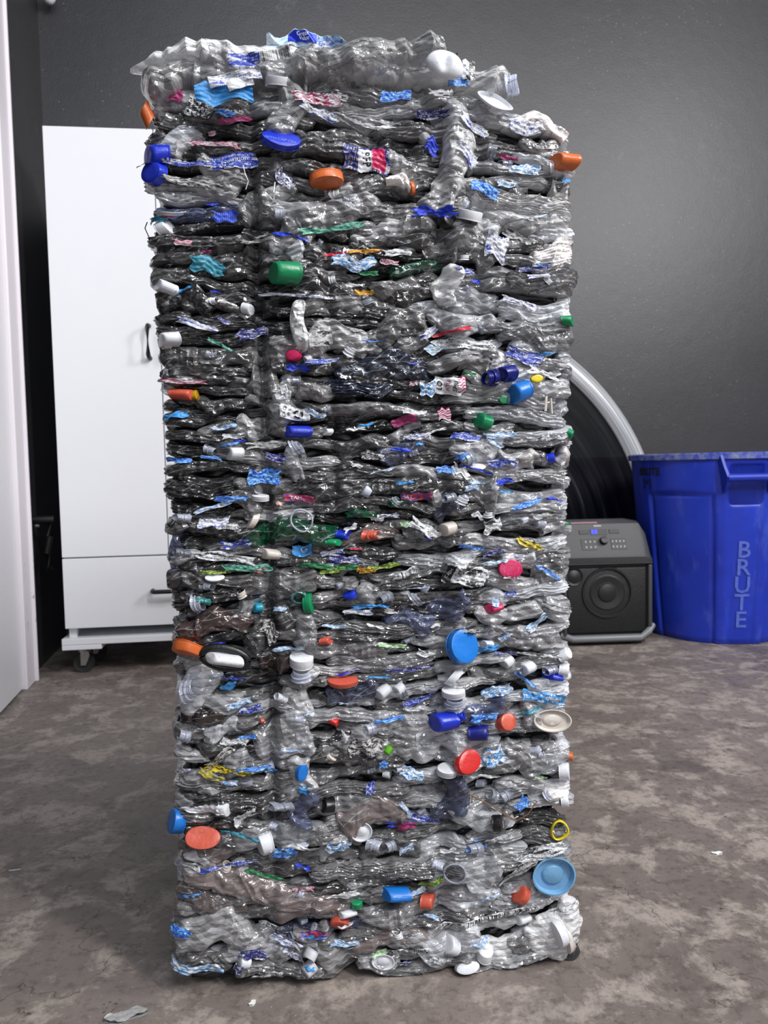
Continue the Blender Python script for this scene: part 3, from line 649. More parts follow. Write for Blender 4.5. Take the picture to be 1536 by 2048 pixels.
def crushed(X0, Z0, L, Hh, seed, style='pleat', ang=0.0, nout=0.004, Dp=0.014, res=1.0, rel=True, neck=0, free=None, dent=1.0):
    """one crushed bottle as a closed folded skin; returns verts, quads"""
    rg = np.random.RandomState(seed)
    ns = max(14, int(L/(0.0016*res))); nf = int(np.clip(Hh/(0.00072*res), 14, 56)); nb = 4
    s = np.linspace(0, 1, ns)[:, None]; ph = np.concatenate([np.linspace(0, math.pi, nf), math.pi+np.linspace(0, math.pi, nb+2)[1:-1]])[None, :]
    sx_ = s*2-1
    e1, e2 = rg.uniform(4, 10), rg.uniform(0.3, 0.5)
    env = np.clip(1-np.abs(sx_)**e1, 0, 1)**e2
    env = env*(1+0.12*np.sin(s*rg.uniform(5, 11)+rg.uniform(0, 6))-0.20*zig(s*L/0.022, rg))
    if neck: env = env*np.where(sx_*neck > 0.3, 1-0.5*np.clip((sx_*neck-0.3)/0.5, 0, 1), 1)
    c = np.cos(ph); sn = np.sin(ph)
    zz = np.sign(c)*np.abs(c)**0.8*Hh/2*env
    zz = zz+Hh*0.23*np.sin(s*rg.uniform(3, 8)+rg.uniform(0, 6))*env+Hh*0.12*(zig(s*L/0.035, rg)-0.5)*env
    t = c*0.5+0.5
    front = (sn > 0)
    skew = rg.uniform(0.15, 0.85)
    def saw(x): x = x-np.floor(x); return np.where(x < skew, x/skew, (1-x)/(1-skew))
    if style == 'pleat':
        k = max(2.5, Hh/rg.uniform(0.0028, 0.0052)); A = rg.uniform(0.0022, 0.0038)
    else:
        k = rg.uniform(0.8, 2.6); A = rg.uniform(0.0015, 0.003)
    wob = 0.45*np.sin(s*rg.uniform(4, 10)+rg.uniform(0, 6))+0.3*zig(s*L/0.03+t*1.5, rg)+0.25*zig(s*L/0.013-t*2, rg)
    kk = k*t*(1+0.22*np.sin(s*rg.uniform(2, 6)+rg.uniform(0, 6)))+wob
    d = A*saw(kk)*(0.55+0.45*np.abs(np.sin(np.floor(kk)*2.4+rg.uniform(0, 6))))
    if style == 'pleat': d = d+0.0012*saw(kk*2.3+zig(s*L/0.02, rg)*0.8)
    if free: lam = [0.055, 0.034, 0.022, 0.014, 0.009]
    else: lam = [0.040, 0.024, 0.015, 0.010, 0.007, 0.005] if style != 'pleat' else [0.030, 0.017, 0.010]
    for q, lm in enumerate(lam):
        th = rg.uniform(-1.3, 1.3) if style != 'pleat' else rg.uniform(0.2, 1.4)*rg.choice([-1, 1])
        fx = math.cos(th)*L/lm; fz = math.sin(th)*Hh/lm*1.5
        w2 = 0.18*np.sin(t*rg.uniform(2, 6)+s*rg.uniform(3, 9)+rg.uniform(0, 6))
        amp = lm*(0.15 if style != 'pleat' else 0.085)*dent
        msk = np.clip(0.35+0.9*np.sin(s*rg.uniform(2, 8)+t*rg.uniform(-3, 3)+rg.uniform(0, 6)), 0.15, 1)
        d = d-amp*zig(fx*s+fz*t+w2, rg)*msk
    if rg.rand() < 0.3: d = d+0.0009*np.maximum(0, np.sin(s*L/0.0022*2+t*2))*np.exp(-((s-rg.rand())/0.22)**2)
    body = np.where(front, np.abs(sn)**0.55*Dp*env, -np.abs(sn)*Dp*0.5*env)
    n_ = nout-Dp+body+np.where(front, d*np.clip(np.abs(sn)*2.5, 0, 1), 0)
    lx = (s-0.5)*L+0.0015*np.sin(8*t+rg.uniform(0, 6))*sx_+0*zz
    lz = zz+0.0012*np.sin(s*L/0.006+rg.uniform(0, 6))*sn
    if free is None:
        X = X0+lx*math.cos(ang)-lz*math.sin(ang); Z = Z0+lx*math.sin(ang)+lz*math.cos(ang)
        if rel: n_ = n_+relief(X, Z)
        Z = np.maximum(Z, 0.0015)
        P = wrap(X, Z, n_)
        fr = np.broadcast_to(front & (sn > 0.3), X.shape); splat(X[fr], Z[fr], n_[fr])
    else:
        P = np.stack([lx*math.cos(ang)-lz*math.sin(ang), -(n_-nout+Dp), lx*math.sin(ang)+lz*math.cos(ang)], -1)
    nt = P.shape[1]; i = np.arange(ns-1)[:, None]; j = np.arange(nt)[None, :]; j2 = (j+1) % nt
    f = np.stack([i*nt+j, (i+1)*nt+j, (i+1)*nt+j2, i*nt+j2], -1).reshape(-1, 4)
    return P.reshape(-1, 3), f
def sharpen(o, a=26): o.data.set_sharp_from_angle(angle=R_(a)); return o
def obj_local(name, v, f, mat, parent, **k):
    c = v.mean(0); return mesh_np(name, v-c, f, mat, parent, loc=tuple(c), **k)
rnd = random.Random(11)
# ---- core: the pressed mass behind the face, pleated all round
def build_core():
    xs = np.arange(-0.27-BD, 0.30+BD, 0.005); zs = np.arange(0.006, ZTOP-0.004, 0.0022)
    X, Z = np.meshgrid(xs, zs); rg = np.random.RandomState(3)
    Zw = Z+0.006*np.sin(X*23)+0.004*np.sin(X*61+1)+0.002*np.sin(X*140)
    n = -0.021+0.005*np.abs(np.sin(Zw*math.pi/0.0085+1.5*np.sin(X*31)))**0.7+0.004*np.sin(Zw*190+X*40)-0.004*tri(X*28+Zw*33)
    P = wrap(X, Z, n); nz_, nx_ = X.shape
    i = np.arange(nz_-1)[:, None]; j = np.arange(nx_-1)[None, :]
    f = np.stack([i*nx_+j, i*nx_+j+1, (i+1)*nx_+j+1, (i+1)*nx_+j], -1).reshape(-1, 4)
    # lids
    v = P.reshape(-1, 3); b = len(v); top = np.array([v[(nz_-1)*nx_+j] for j in range(nx_)]); bot = v[:nx_]
    V = np.concatenate([v, [[top[:, 0].mean(), BD/2, ZTOP]], [[0, BD/2, 0.006]]])
    tl = [(b, b, (nz_-1)*nx_+k, (nz_-1)*nx_+(k+1)) for k in range(nx_-1)]
    tris = [((nz_-1)*nx_+k, (nz_-1)*nx_+(k+1), b) for k in range(nx_-1)]+[((nz_)*nx_-1, (nz_-1)*nx_, b)]+[(k+1, k, b+1) for k in range(nx_-1)]+[(0, nx_-1, b+1)]
    back = [(r*nx_+nx_-1, r*nx_, (r+1)*nx_, (r+1)*nx_+nx_-1) for r in range(nz_-1)]
    o = mesh_np('pressed_core', V, [tuple(a) for a in f.tolist()]+tris+back, MF['core'], bale)
    o['kind'] = 'stuff'
t = NT('pressed_core_plastic'); n_ = t.noise(t.pos(1, 1, 4), 30, 5, 0.7)
t.set(col=dirtmix(t, t.ramp(n_, [(0.35, srgb(18, 18, 19)), (0.6, srgb(48, 47, 48)), (0.75, srgb(80, 80, 82))]), 0.8), rough=0.28, spec=0.7, normal=t.bump(n_, 0.5, 0.004)); MF['core'] = t.m  # core colour kept dark: shade of the gaps between bottles painted in
build_core()
# ---- crushed bottles in pressed rows
def shade(px, py):  # tone map: dirt on the left and light from the right, put into colour
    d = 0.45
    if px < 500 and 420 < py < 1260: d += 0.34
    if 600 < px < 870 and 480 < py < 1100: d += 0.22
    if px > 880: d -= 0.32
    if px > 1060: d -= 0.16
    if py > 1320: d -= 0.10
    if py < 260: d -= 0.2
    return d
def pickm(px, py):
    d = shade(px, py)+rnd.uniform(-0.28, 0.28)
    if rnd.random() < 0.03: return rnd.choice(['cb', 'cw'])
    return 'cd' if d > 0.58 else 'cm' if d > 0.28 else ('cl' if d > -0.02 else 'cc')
specs = []
py = 200.0
row = 0
while py < 1925:
    pitch = rnd.uniform(21, 31)
    x = 300+rnd.uniform(-30, 0) if row % 2 else 285+rnd.uniform(-60, 0)
    edges = [x]
    while x < 1150:
        x += rnd.choice([rnd.uniform(80, 140), rnd.uniform(130, 230), rnd.uniform(200, 300)])
        for g in (492, 618, 868, 935):
            if abs(x-g) < 32 and rnd.random() < 0.8: x = g+rnd.uniform(-6, 6)
        edges.append(x)
    for a, b in zip(edges[:-1], edges[1:]):
        if b-a < 45: continue
        if py < 232 and (a+b)/2 > 960: continue
        cx = (a+b)/2; st = 'pleat' if rnd.random() < 0.66 else 'bulge'
        hpx = pitch*(rnd.uniform(0.95, 1.25) if st == 'pleat' else rnd.uniform(1.1, 1.7))
        yy = py+pitch/2+8*math.sin(cx/95+row*0.3)+rnd.uniform(-8, 8)
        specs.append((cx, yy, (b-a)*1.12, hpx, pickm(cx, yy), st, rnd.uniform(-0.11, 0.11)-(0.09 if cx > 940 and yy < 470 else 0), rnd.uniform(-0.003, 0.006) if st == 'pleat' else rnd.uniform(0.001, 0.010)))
    py += pitch; row += 1
for k in range(92):
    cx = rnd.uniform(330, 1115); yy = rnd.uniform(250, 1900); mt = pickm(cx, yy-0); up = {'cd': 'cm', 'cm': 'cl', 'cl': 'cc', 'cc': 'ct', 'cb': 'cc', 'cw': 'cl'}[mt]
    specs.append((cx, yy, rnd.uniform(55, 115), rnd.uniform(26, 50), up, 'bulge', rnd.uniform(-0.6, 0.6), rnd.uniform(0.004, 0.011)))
# ones the photo shows clearly: x, y, length, height, material, style, angle deg, outset mm
BIG = [
 (790, 196, 330, 46, 'cl', 'pleat', -3, 3), (500, 205, 260, 44, 'cm', 'bulge', 2, 3), (1000, 236, 200, 40, 'cl', 'bulge', -8, 5), (360, 205, 130, 40, 'cl', 'bulge', 10, 3), (1090, 250, 130, 36, 'wh', 'bulge', -10, 5),
 (572, 222, 112, 62, 'ct', 'bulge', 84, 14), (900, 300, 190, 66, 'ct', 'bulge', 80, 15), (880, 380, 110, 60, 'cl', 'bulge', 62, 16),
 (640, 300, 190, 40, 'cm', 'pleat', 2, 6), (800, 330, 120, 46, 'cl', 'bulge', -2, 9), (800, 368, 60, 26, 'wh', 'bulge', -20, 13),
 (1040, 400, 230, 44, 'ct', 'pleat', -12, 9), (1050, 440, 190, 40, 'ct', 'bulge', -10, 10), (1120, 385, 40, 90, 'wh', 'bulge', 0, 6), (620, 420, 290, 52, 'cl', 'bulge', 3, 12), (520, 415, 90, 66, 'cl', 'bulge', 5, 13),
 (820, 455, 110, 40, 'cl', 'bulge', 12, 13), (935, 490, 130, 74, 'cl', 'bulge', -30, 13), (1105, 510, 90, 62, 'wh', 'pleat', 5, 6), (893, 575, 82, 52, 'ct', 'bulge', 85, 20), (570, 470, 90, 60, 'cl', 'bulge', 60, 12),
 (660, 610, 140, 42, 'cm', 'bulge', -3, 9), (600, 655, 100, 34, 'ct', 'bulge', 88, 19), (668, 680, 135, 66, 'ct', 'bulge', 8, 12), (925, 645, 150, 48, 'cc', 'bulge', -8, 14), (800, 655, 110, 64, 'cm', 'bulge', 20, 11),
 (540, 730, 130, 62, 'cm', 'bulge', 55, 11), (770, 738, 210, 66, 'nv', 'bulge', -6, 10), (720, 775, 140, 36, 'nv', 'pleat', 3, 8), (910, 725, 120, 34, 'cl', 'bulge', 6, 14), (1090, 560, 160, 44, 'cl', 'pleat', -4, 8),
 (380, 740, 150, 52, 'cd', 'bulge', 8, 8), (365, 600, 120, 50, 'cd', 'bulge', -10, 8), (420, 812, 60, 30, 'cm', 'bulge', -8, 12), (560, 820, 70, 46, 'cl', 'bulge', -4, 12), (800, 900, 100, 44, 'cb', 'bulge', 12, 10),
 (590, 925, 76, 34, 'cc', 'bulge', 100, 15), (1065, 915, 66, 26, 'wh', 'bulge', -5, 12), (1128, 920, 44, 40, 'wh', 'bulge', 5, 8), (970, 980, 80, 78, 'cl', 'bulge', 10, 12), (895, 1015, 70, 52, 'cb', 'bulge', 20, 11),
 (585, 1066, 190, 50, 'gr', 'bulge', 2, 14), (800, 1003, 50, 20, 'gr', 'bulge', -5, 11), (722, 1030, 66, 18, 'gr', 'bulge', 4, 10), (830, 535, 110, 26, 'gr', 'bulge', 3, 10), (860, 1065, 110, 40, 'cl', 'bulge', -14, 9),
 (560, 1165, 150, 60, 'cm', 'bulge', 6, 12), (1110, 1150, 90, 66, 'cl', 'bulge', 6, 7), (820, 1240, 110, 52, 'cb', 'bulge', -8, 9), (895, 1210, 90, 56, 'cb', 'bulge', 30, 12), (1040, 1275, 170, 46, 'cl', 'bulge', -5, 8),
 (430, 1250, 150, 52, 'br', 'bulge', 4, 13), (540, 1255, 120, 66, 'cm', 'bulge', 30, 11), (605, 1255, 80, 50, 'cl', 'bulge', 85, 12), (560, 1320, 90, 40, 'br', 'bulge', 5, 9), (690, 1300, 180, 44, 'cm', 'bulge', 4, 8),
 (390, 1380, 120, 70, 'cc', 'bulge', 30, 9), (600, 1380, 110, 56, 'ct', 'bulge', 80, 11), (600, 1460, 110, 52, 'cc', 'bulge', 88, 12), (552, 1472, 90, 78, 'cl', 'bulge', 10, 12), (705, 1380, 110, 44, 'cb', 'bulge', -5, 10),
 (400, 1440, 140, 40, 'br', 'bulge', -4, 7), (800, 1440, 120, 50, 'cl', 'bulge', -8, 9), (905, 1410, 60, 50, 'cc', 'bulge', 88, 14), (965, 1420, 100, 56, 'cb', 'bulge', 5, 11), (815, 1495, 150, 50, 'cl', 'bulge', 3, 9),
 (1060, 1510, 130, 66, 'cl', 'bulge', -6, 10), (605, 1545, 80, 50, 'ct', 'bulge', 88, 13), (605, 1610, 90, 46, 'cb', 'bulge', 84, 13), (905, 1600, 110, 60, 'cb', 'bulge', 70, 14), (745, 1630, 150, 74, 'cw', 'bulge', 4, 10),
 (960, 1630, 150, 46, 'cc', 'bulge', -16, 14), (430, 1655, 130, 30, 'cd', 'bulge', -6, 9), (560, 1672, 200, 52, 'cc', 'bulge', -6, 10), (430, 1700, 140, 50, 'cw', 'bulge', 5, 7), (780, 1740, 330, 40, 'cm', 'pleat', -2, 10),
 (930, 1740, 170, 70, 'cc', 'bulge', 14, 10), (520, 1775, 330, 60, 'cw', 'bulge', -12, 14), (420, 1800, 160, 56, 'cw', 'bulge', -14, 12), (620, 1815, 180, 40, 'cw', 'bulge', 4, 12), (800, 1825, 170, 50, 'cl', 'bulge', 6, 9),
 (425, 1860, 170, 84, 'cl', 'bulge', -10, 13), (400, 1925, 130, 44, 'cm', 'bulge', -4, 9), (620, 1900, 170, 56, 'cl', 'bulge', -4, 9), (560, 1935, 180, 28, 'cm', 'pleat', -1, 9), (780, 1880, 170, 44, 'cw', 'bulge', 3, 10),
 (900, 1890, 140, 70, 'cc', 'bulge', 5, 12), (1050, 1880, 220, 70, 'ct', 'bulge', 8, 13), (1110, 1860, 130, 90, 'ct', 'bulge', 20, 16), (900, 1925, 300, 26, 'cm', 'pleat', 4, 8), (1040, 1910, 240, 20, 'cl', 'pleat', 6, 12),
 (1110, 1720, 80, 66, 'cc', 'bulge', 80, 6), (1120, 1590, 50, 50, 'wh', 'bulge', 60, 8), (1090, 1437, 100, 60, 'cl', 'bulge', 4, 9), (480, 1600, 190, 40, 'cd', 'pleat', 0, 8), (340, 1110, 50, 90, 'cb', 'bulge', 8, 7), (330, 760, 36, 40, 'cc', 'bulge', 30, 8),
 (1120, 1215, 60, 60, 'cc', 'bulge', 30, 8), (1130, 690, 50, 60, 'cc', 'bulge', 30, 6), (490, 1440, 110, 30, 'cm', 'bulge', 2, 8), (690, 1490, 110, 60, 'cm', 'bulge', 14, 9),
]
allb = [(s_, False) for s_ in specs]+[((x, y, L_, h, mt, st, R_(a), n/1000), True) for x, y, L_, h, mt, st, a, n in BIG]
order = sorted(range(len(allb)), key=lambda i: -(allb[i][0][2]*allb[i][0][3]+(1e9 if allb[i][1] else 0)))
parts_ix = set(order[:296]); rest_v = []; rest_f = []; rest_m = []; rb_ = 0
for i, (sp, big) in enumerate(allb):
    cx, cy_, L_, h, mt, st, ang, no = sp; X0, Z0 = bl(cx, cy_)
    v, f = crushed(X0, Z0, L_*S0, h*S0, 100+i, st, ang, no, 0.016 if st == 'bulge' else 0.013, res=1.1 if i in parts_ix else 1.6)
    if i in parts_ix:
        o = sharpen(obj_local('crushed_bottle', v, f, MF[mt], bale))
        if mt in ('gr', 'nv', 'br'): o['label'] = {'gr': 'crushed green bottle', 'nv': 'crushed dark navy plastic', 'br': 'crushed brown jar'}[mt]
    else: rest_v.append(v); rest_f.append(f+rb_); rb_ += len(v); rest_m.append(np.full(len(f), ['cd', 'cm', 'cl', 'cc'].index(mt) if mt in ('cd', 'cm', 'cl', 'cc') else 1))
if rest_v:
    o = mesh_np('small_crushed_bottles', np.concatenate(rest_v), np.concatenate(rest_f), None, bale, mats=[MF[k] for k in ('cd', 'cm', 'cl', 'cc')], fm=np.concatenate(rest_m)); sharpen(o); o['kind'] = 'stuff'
# sides of the bale: the same pressed rows, joined
sv = []; sf = []; sm = []; b_ = 0
for side in (-1, 1):
    z = 0.012; k = 0
    while z < ZTOP-0.01:
        p_ = rnd.uniform(0.018, 0.028); u = 0.045 if k % 2 else 0.06
        edgeX = np.interp(z, RZ_, RX) if side > 0 else np.interp(z, LZ, LX)
        while u < BD+0.02:
            L_ = rnd.uniform(0.06, 0.15); v, f = crushed(edgeX+side*(u+L_/2), z+p_/2, L_*1.1, p_*1.45, rnd.randrange(10**6), rnd.choice(['pleat', 'bulge']), rnd.uniform(-0.06, 0.06), rnd.uniform(0, 0.006), 0.014, res=2.5, rel=False)
            sv.append(v); sf.append(f+b_); b_ += len(v); sm.append(np.full(len(f), rnd.randrange(3))); u += L_
        z += p_; k += 1
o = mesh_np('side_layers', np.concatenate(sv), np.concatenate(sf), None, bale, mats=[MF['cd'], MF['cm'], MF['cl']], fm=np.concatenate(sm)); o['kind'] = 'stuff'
smooth_hm()
# ---- caps, necks and other moulded bits
def rib_cap(r=1.0, h=0.9, nr=36, n=60):
    prof = [(0.90, 0.0), (1.0, 0.0), (1.0, 0.10), (0.975, 0.13), (1.0, 0.16), (1.0, 0.82), (0.96, 0.95), (0.88, 1.0), (0.5, 1.0), (0.0, 1.0)]
    v = []; m_ = len(prof)
    for i in range(n):
        a = 2*math.pi*i/n; tooth = (i*nr//n) % 2
        for q, (rr, hh) in enumerate(prof):
            R = rr*(1-(0.035 if (i % 2 and 3 < q < 6) else 0)); v.append((R*math.cos(a), R*math.sin(a), hh*h))
    f = []
    for i in range(n):
        j = (i+1) % n
        for q in range(m_-1): f.append((i*m_+q, j*m_+q, j*m_+q+1, i*m_+q+1))
    # inner wall
    b = len(v)
    for i in range(n):
        a = 2*math.pi*i/n; v += [(0.9*math.cos(a), 0.9*math.sin(a), 0), (0.9*math.cos(a), 0.9*math.sin(a), h*0.85)]
    v.append((0, 0, h*0.85)); c = len(v)-1
    for i in range(n):
        j = (i+1) % n; f.append((b+2*j, b+2*i, b+2*i+1, b+2*j+1)); f.append((b+2*i+1, c, b+2*j+1, b+2*j+1)[:3])
    return np.array(v), f
def neck_geo(h=1.2, n=36):
    prof = [(0.86, 0.0), (0.86, h*0.98), (0.92, h), (0.97, h*0.97), (0.97, h*0.88), (1.03, h*0.85), (1.03, h*0.80), (0.97, h*0.77), (0.97, h*0.68), (1.03, h*0.65), (1.03, h*0.60), (0.97, h*0.57), (0.97, h*0.42), (1.22, h*0.38), (1.22, h*0.31), (1.0, h*0.28), (1.05, 0.1*h), (1.3, -0.15*h), (1.22, -0.15*h), (0.86, 0.0)]
    mb = MB().lathe(prof, n); return np.array(mb.v), mb.f
def tub_geo(n=64):   # shallow round tub or dish seen from above
    prof = [(1.0, 0.06), (1.04, 0.10), (1.04, 0.14), (0.97, 0.15), (0.93, 0.05), (0.86, -0.12), (0.55, -0.14), (0.50, -0.05), (0.42, 0.0), (0, 0.02)]
    mb = MB().lathe(prof, n); return np.array(mb.v), mb.f
def ring_geo(n=56, t=0.16):
    pr = [(1-t+t*math.cos(a), 0.5*math.sin(a)*0.5) for a in np.linspace(0, 2*math.pi, 9)]; mb = MB().lathe(pr, n); return np.array(mb.v), mb.f
def slab_geo(n=64):
    mb = MB().lathe([(0, 0), (0.9, 0), (1.0, 0.06), (1.0, 0.16), (0.93, 0.24), (0.80, 0.22), (0.74, 0.15), (0.3, 0.20), (0, 0.22)], n); v = np.array(mb.v)
    r = np.hypot(v[:, 0], v[:, 1])+1e-9; u = np.abs(v[:, 0]/r)**3+np.abs(v[:, 1]/r)**3; v[:, :2] *= (u**(-1/3))[:, None]; return v, mb.f
def blob_geo(n=48):
    mb = MB().lathe([(math.sin(t_)*1.0, -math.cos(t_)*0.55) for t_ in np.linspace(0, math.pi, 20)], n); v = np.array(mb.v); v[:, 2] -= 0.28*np.exp(-((v[:, 0]/0.25)**2+(v[:, 1]/0.7)**2))*(v[:, 2] > 0); return v, mb.f
GEO = {'cap': rib_cap(), 'flat': rib_cap(h=0.55), 'tall': rib_cap(h=1.4), 'neck': neck_geo(), 'tub': tub_geo(), 'ring': ring_geo(), 'band': ring_geo(t=0.1), 'slab': slab_geo(), 'blob': blob_geo()}
AX = {'f': (0, -1, 0.05), 'fu': (0.1, -1, 0.6), 'u': (0, -0.35, 1), 'd': (0, -0.3, -1), 'l': (-1, -0.35, 0.05), 'r': (1, -0.35, 0.05), 'fl': (-0.7, -1, 0.2), 'fr': (0.7, -1, 0.2), 'ul': (-0.6, -0.4, 1), 'ur': (0.6, -0.4, 1), 'dr': (0.7, -0.4, -0.7), 'fd': (0.1, -1, -0.5)}
def bit(px, py, w_, h_, kind, col, ax='f', rot=0.0, out=0.5, crush=0.12, seed=0, name=None, parent=None, lab=None, free=None):
    v, f = GEO[kind]; v = v.copy(); rg = np.random.RandomState(int(px*7+py)); q = Vector(AX[ax]).to_track_quat('Z', 'Y'); Rm = np.array(q.to_matrix())
    # crush: gentle shear and dents before turning
    for _ in range(3):
        k = rg.uniform(-1, 1, 3)*2.2; d = rg.uniform(-1, 1, 3); v = v+np.sin(v@k+rg.uniform(0, 6))[:, None]*d*crush*0.5
    v = v@Rm.T; c, s = math.cos(R_(rot)), math.sin(R_(rot)); 
    lo, hi = v.min(0), v.max(0); v = (v-(lo+hi)/2); ex = hi-lo
    W = w_*S0; Hh = h_*S0; v[:, 0] *= W/ex[0]; v[:, 2] *= Hh/ex[2]; dy = ex[1]*math.sqrt(W/ex[0]*Hh/ex[2]); dy = min(dy, 0.03); v[:, 1] *= dy/ex[1]
    x, z = v[:, 0].copy(), v[:, 2].copy(); v[:, 0] = x*c-z*s; v[:, 2] = x*s+z*c
    X0, Z0 = bl(px, py)
    n0 = float(np.max(hm(X0+np.array([-.3, 0, .3])*W, Z0+np.array([-.3, 0, .3])*Hh)))
    base = wrap(X0, Z0, n0+dy*(out-0.5)+0.001) if free is None else np.array([X0, free, Z0])
    nm = name or {'cap': 'bottle_cap', 'flat': 'bottle_cap', 'tall': 'bottle_cap', 'neck': 'bottle_neck', 'tub': 'plastic_tub', 'ring': 'sealing_ring', 'band': 'sealing_ring'}[kind]
    o = mesh_np(nm, v, f, MS[col] if col in MS else MF[col], parent or bale, loc=tuple(base), smooth=True)
    me = o.data
    import bmesh
    bm = bmesh.new(); bm.from_mesh(me); bmesh.ops.recalc_face_normals(bm, faces=bm.faces[:])
    for e in bm.edges: e.smooth = not (len(e.link_faces) == 2 and e.calc_face_angle(0) > R_(40))
    bm.to_mesh(me); bm.free()
    if lab: o['label'] = lab
    if kind not in ('neck', 'ring', 'band') or free is not None:
        aa = np.linspace(-0.4, 0.4, 7)
        XX, ZZ = np.meshgrid(X0+aa*W, Z0+aa*Hh)
        if free is None: splat(XX.ravel(), ZZ.ravel(), np.full(49, n0+dy*out*0.8))
    return o
